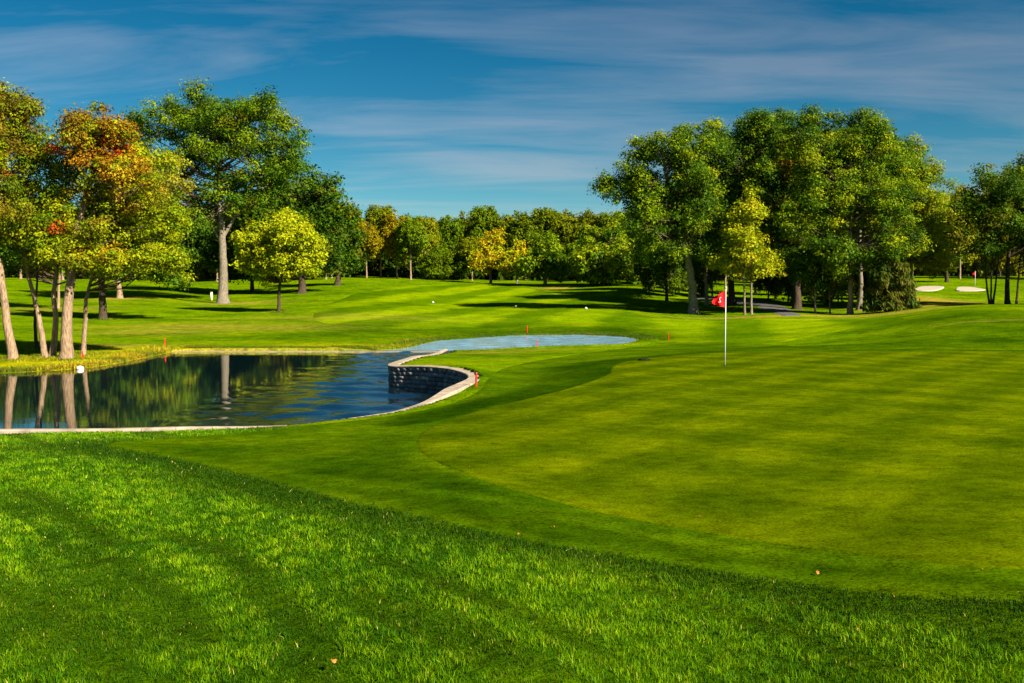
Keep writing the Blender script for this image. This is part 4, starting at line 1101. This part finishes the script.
W_ = [((1, 1, 1), 2), ((.75, .78, .8), 2), ((1.25, 1.15, 1.0), 1.5)]
base_g = (.115, .168, .002)
pal = [(tuple(a * b for a, b in zip(base_g, k)), w) for k, w in W_]


def rl(rg, h, w, low, n):
    L = [(0, 0, h * (low + .98) / 2, w * .30, w * .30, h * (.98 - low) / 2)]
    for i in range(n):
        a = rg.uniform(0, 6.28); z = rg.uniform(low + .12, .85); k = 1 - .75 * max(0, z - .45)
        rr_ = rg.uniform(.2, .32) * w; L.append((math.cos(a) * w * .27 * k, math.sin(a) * w * .27 * k, h * z, rr_ * .85, rr_ * .85, rr_ * .9))
    return L

for i in range(3):
    g = np.random.default_rng(100 + i)
    proto('tall%d' % i, 60 + i, 15, rl(g, 15, 10, .26, 9), pal, .95, .42, .28, BARK_TAN)
for i in range(2):
    g = np.random.default_rng(120 + i)
    proto('bushy%d' % i, 70 + i, 12, rl(g, 12, 11, .08, 9), pal, 1.0, .44, .25, BARK_DARK)


def wood_tree(kind, px, Y, top_py, wpx, tint, label, group, bark_tint=None, name='woodland_tree'):
    x = (px - CX) / F * Y * 1.0; z = Hs(x, Y)
    tm, cm, h = PROTO[kind]
    ztop = at(px, top_py, Y)[2]; sz = max(.35, (ztop - z) / h); sw = wpx * Y / F / 10.0
    e = empty(name, (x, Y, z)); e.rotation_euler = (0, 0, rnd.uniform(0, 6.28))
    tag(e, label, 'tree', group)
    a = link('trunk', tm, e); b = link('crown', cm, e)
    a.scale = (min(sw, sz) * .9, min(sw, sz) * .9, sz); b.scale = (sw, sw, sz)
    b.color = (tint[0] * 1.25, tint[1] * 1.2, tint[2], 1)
    return e

GW = 'trees of the woods beyond the fairway'
n_w = 0
# front row of the far woods
front = [(332, 168, 214, 30, (.9, .9, .8), 'tall0'), (350, 176, 206, 34, (1.0, .95, .8), 'tall1'), (367, 172, 222, 26, (1.7, 1.0, .9), 'tall2'), (381, 178, 207, 30, (1.0, .9, .8), 'tall0'), (397, 176, 212, 28, (1.75, 1.0, .9), 'tall1'), (411, 172, 216, 30, (.9, 1.0, .8), 'tall2'),
         (425, 180, 218, 26, (1.3, 1.05, .9), 'tall0'), (438, 178, 245, 26, (.8, .9, .8), 'bushy0'), (452, 190, 214, 26, (.75, .9, .8), 'tall1'), (462, 180, 250, 24, (.8, .9, .8), 'bushy1'), (472, 178, 236, 26, (1.2, 1.0, .8), 'tall2'), (484, 190, 208, 28, (.8, .9, .8), 'tall0'),
         (505, 188, 213, 34, (.95, .9, .8), 'tall1'), (526, 186, 212, 34, (.9, .9, .7), 'tall2'), (547, 186, 210, 34, (.9, .85, .7), 'tall0'), (566, 184, 214, 32, (1.0, .85, .7), 'tall1'), (580, 176, 240, 28, (.85, 1, .8), 'bushy0'), (590, 184, 210, 32, (1.0, .85, .75), 'tall2'), (612, 180, 214, 32, (.8, .85, .7), 'tall0'), (632, 172, 218, 30, (.85, .9, .8), 'bushy1'), (648, 168, 225, 30, (.7, .85, .8), 'tall1')]
for (px, Y, tp, w, t, k) in front:
    if t[0] >= 1.3:
        n_w += 1; lab, grp = '%s olive gold tree along the far woods, counting from the lawn side' % ['first', 'second', 'third', 'fourth'][n_w - 1], GW
    elif k.startswith('bushy'): lab, grp = 'low dark bushy tree branching to the ground in front of the far woods', 'low bushy trees before the far woods'
    else: lab, grp = 'tall green tree standing in the front row of the woods beyond the fairway', GW
    wood_tree(k, px, Y, tp, w * 1.25, t, lab, grp)
# behind it
for i, px in enumerate(range(318, 668, 15)):
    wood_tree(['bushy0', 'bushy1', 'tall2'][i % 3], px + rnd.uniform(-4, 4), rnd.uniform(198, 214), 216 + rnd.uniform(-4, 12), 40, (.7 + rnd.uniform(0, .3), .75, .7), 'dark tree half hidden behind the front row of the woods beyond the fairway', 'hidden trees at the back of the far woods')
# woods behind the bank trees and lawn
for i, px in enumerate(range(-70, 330, 19)):
    wood_tree(['bushy0', 'tall0', 'bushy1', 'tall1'][i % 4], px + rnd.uniform(-5, 5), rnd.uniform(160, 182), 220 + rnd.uniform(-14, 14), 46, (.95 + rnd.uniform(0, .5), .95, .8), 'tree in the woods behind the lawn and the tall spreading tree', 'trees of the woods behind the lawn')
for i, px in enumerate(range(-60, 345, 22)):
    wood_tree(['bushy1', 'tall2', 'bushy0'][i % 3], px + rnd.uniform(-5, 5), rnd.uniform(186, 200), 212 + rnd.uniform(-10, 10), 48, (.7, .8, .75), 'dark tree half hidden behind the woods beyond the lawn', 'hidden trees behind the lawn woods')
# inside and behind the grove
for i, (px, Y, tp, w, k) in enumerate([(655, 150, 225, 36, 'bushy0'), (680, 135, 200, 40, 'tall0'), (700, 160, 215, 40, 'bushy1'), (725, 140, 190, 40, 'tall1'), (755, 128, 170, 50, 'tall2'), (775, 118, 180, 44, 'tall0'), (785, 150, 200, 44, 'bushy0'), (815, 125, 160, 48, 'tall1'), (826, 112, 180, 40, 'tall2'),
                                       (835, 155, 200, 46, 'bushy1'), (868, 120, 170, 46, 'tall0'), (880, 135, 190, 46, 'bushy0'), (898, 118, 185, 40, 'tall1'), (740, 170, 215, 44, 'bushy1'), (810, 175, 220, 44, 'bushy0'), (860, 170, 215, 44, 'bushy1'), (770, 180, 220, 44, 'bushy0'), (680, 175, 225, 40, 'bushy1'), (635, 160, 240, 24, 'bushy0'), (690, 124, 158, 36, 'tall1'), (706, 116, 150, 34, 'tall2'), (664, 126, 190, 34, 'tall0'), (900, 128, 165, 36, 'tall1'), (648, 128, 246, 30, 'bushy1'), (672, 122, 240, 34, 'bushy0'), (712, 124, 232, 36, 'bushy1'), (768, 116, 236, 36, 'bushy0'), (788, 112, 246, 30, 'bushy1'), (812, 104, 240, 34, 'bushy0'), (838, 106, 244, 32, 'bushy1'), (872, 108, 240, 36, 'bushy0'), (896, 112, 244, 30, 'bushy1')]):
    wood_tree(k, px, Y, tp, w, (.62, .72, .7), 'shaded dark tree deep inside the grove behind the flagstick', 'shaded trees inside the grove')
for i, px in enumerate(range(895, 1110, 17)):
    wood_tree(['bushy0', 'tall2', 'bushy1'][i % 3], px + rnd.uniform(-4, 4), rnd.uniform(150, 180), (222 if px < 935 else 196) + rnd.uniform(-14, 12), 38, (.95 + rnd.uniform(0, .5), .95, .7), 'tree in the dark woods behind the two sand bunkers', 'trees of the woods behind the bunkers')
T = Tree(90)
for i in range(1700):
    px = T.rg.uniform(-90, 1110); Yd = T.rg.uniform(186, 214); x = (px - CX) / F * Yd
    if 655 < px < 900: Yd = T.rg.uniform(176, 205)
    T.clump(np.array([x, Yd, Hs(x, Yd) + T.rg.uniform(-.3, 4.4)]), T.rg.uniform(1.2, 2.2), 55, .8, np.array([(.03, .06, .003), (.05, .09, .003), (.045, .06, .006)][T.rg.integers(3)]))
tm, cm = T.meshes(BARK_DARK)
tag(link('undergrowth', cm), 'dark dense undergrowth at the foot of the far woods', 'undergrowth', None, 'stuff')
for (X_, Y_, h_, k) in ((61, 76, 16, 'tall0'), (69, 70, 17, 'tall1'), (56, 84, 14, 'bushy0')):
    tm, cm, hp = PROTO[k]; e = empty('woodland_tree', (X_, Y_, Hs(X_, Y_))); tag(e, 'green tree beyond the grass mound, past the dark thick trunked tree', 'tree', 'trees past the mound')
    a_ = link('trunk', tm, e); b_ = link('crown', cm, e); a_.scale = b_.scale = (1, 1, h_ / hp)
print('leaves', NLEAF[0])

# ---------------------------------------------------------------- light and sky
EL = math.radians(34)
sun_h = Vector((.76, -.65, 0)).normalized()
sdir = Vector((sun_h.x * math.cos(EL), sun_h.y * math.cos(EL), math.sin(EL)))
ld = bpy.data.lights.new('sun', 'SUN'); ld.energy = 5.0; ld.angle = math.radians(.5); ld.color = (1.0, .90, .74)
lo = bpy.data.objects.new('sun', ld); COL.objects.link(lo); lo.rotation_euler = sdir.to_track_quat('Z', 'Y').to_euler(); lo.location = (30, -30, 40)

w = bpy.data.worlds.new('World'); SC.world = w; w.use_nodes = True
nt = w.node_tree; nt.nodes.clear()
out = nt.nodes.new('ShaderNodeOutputWorld'); bg = nt.nodes.new('ShaderNodeBackground')
sky = nt.nodes.new('ShaderNodeTexSky'); sky.sky_type = 'NISHITA'; sky.sun_disc = False
sky.sun_elevation = EL; sky.sun_rotation = math.atan2(sun_h.x, sun_h.y); sky.altitude = 200; sky.air_density = 1.0; sky.dust_density = .4; sky.ozone_density = 3.0
tc = nt.nodes.new('ShaderNodeTexCoord'); sx = nt.nodes.new('ShaderNodeSeparateXYZ'); nt.links.new(tc.outputs['Generated'], sx.inputs[0])
zz = math_(nt, 'ADD', math_(nt, 'MAXIMUM', sx.outputs[2], 0.0), .12)
cb = nt.nodes.new('ShaderNodeCombineXYZ')
nt.links.new(math_(nt, 'DIVIDE', sx.outputs[0], zz), cb.inputs[0]); nt.links.new(math_(nt, 'DIVIDE', sx.outputs[1], zz), cb.inputs[1])
mp = nt.nodes.new('ShaderNodeMapping'); mp.inputs['Scale'].default_value = (.50, 1.6, 1); mp.inputs['Rotation'].default_value = (0, 0, .16); nt.links.new(cb.outputs[0], mp.inputs[0])
c1 = nt.nodes.new('ShaderNodeTexNoise'); c1.inputs['Scale'].default_value = 1.5; c1.inputs['Detail'].default_value = 7; c1.inputs['Roughness'].default_value = .58; c1.inputs['Distortion'].default_value = .5
nt.links.new(mp.outputs[0], c1.inputs['Vector'])
c2 = nt.nodes.new('ShaderNodeTexNoise'); c2.inputs['Scale'].default_value = .45; c2.inputs['Detail'].default_value = 3
nt.links.new(cb.outputs[0], c2.inputs['Vector'])
cf = math_(nt, 'ADD', c1.outputs['Fac'], math_(nt, 'MULTIPLY', math_(nt, 'SUBTRACT', c2.outputs['Fac'], .5), .9))
cf = math_(nt, 'ADD', cf, math_(nt, 'MULTIPLY', sx.outputs[0], .14))
cfac = math_(nt, 'MULTIPLY', math_(nt, 'SUBTRACT', cf, .42), 3.6, True)
hs = nt.nodes.new('ShaderNodeHueSaturation'); hs.inputs['Saturation'].default_value = 1.22; nt.links.new(sky.outputs[0], hs.inputs['Color'])
hz_ = math_(nt, 'POWER', math_(nt, 'SUBTRACT', 1.0, math_(nt, 'MULTIPLY', math_(nt, 'MAXIMUM', sx.outputs[2], 0.0), 2.6), True), 3.0)
tcol = mixc(nt, hz_, (.030, .365, .41), (.62, .76, .72))
tinted = mixc(nt, 1.0, hs.outputs[0], tcol, 'MULTIPLY')
cl = mixc(nt, 1.0, sky.outputs[0], (.62, .58, .54), 'MULTIPLY')
final = mixc(nt, math_(nt, 'MULTIPLY', cfac, .80), tinted, cl)
nt.links.new(final, bg.inputs['Color']); bg.inputs['Strength'].default_value = .055
nt.links.new(bg.outputs[0], out.inputs['Surface'])

# ---------------------------------------------------------------- camera and render settings
cd = bpy.data.cameras.new('camera'); cd.sensor_width = 36; cd.lens = 36 * F / 1024; cd.clip_end = 20000; cd.clip_start = .05
cam = bpy.data.objects.new('camera', cd); COL.objects.link(cam); cam.location = (0, 0, EYE); cam.rotation_euler = (math.pi / 2 - PITCH, 0, 0)
SC.camera = cam
SC.view_settings.view_transform = 'Standard'; SC.view_settings.look = 'None'; SC.view_settings.gamma = 1; SC.view_settings.exposure = 1.5
SC.render.engine = 'CYCLES'
cy = SC.cycles
cy.max_bounces = 5; cy.diffuse_bounces = 2; cy.glossy_bounces = 3; cy.transmission_bounces = 3; cy.transparent_max_bounces = 4
cy.use_denoising = True
cy.use_adaptive_sampling = True; cy.adaptive_threshold = .02
cy.caustics_reflective = False; cy.caustics_refractive = False
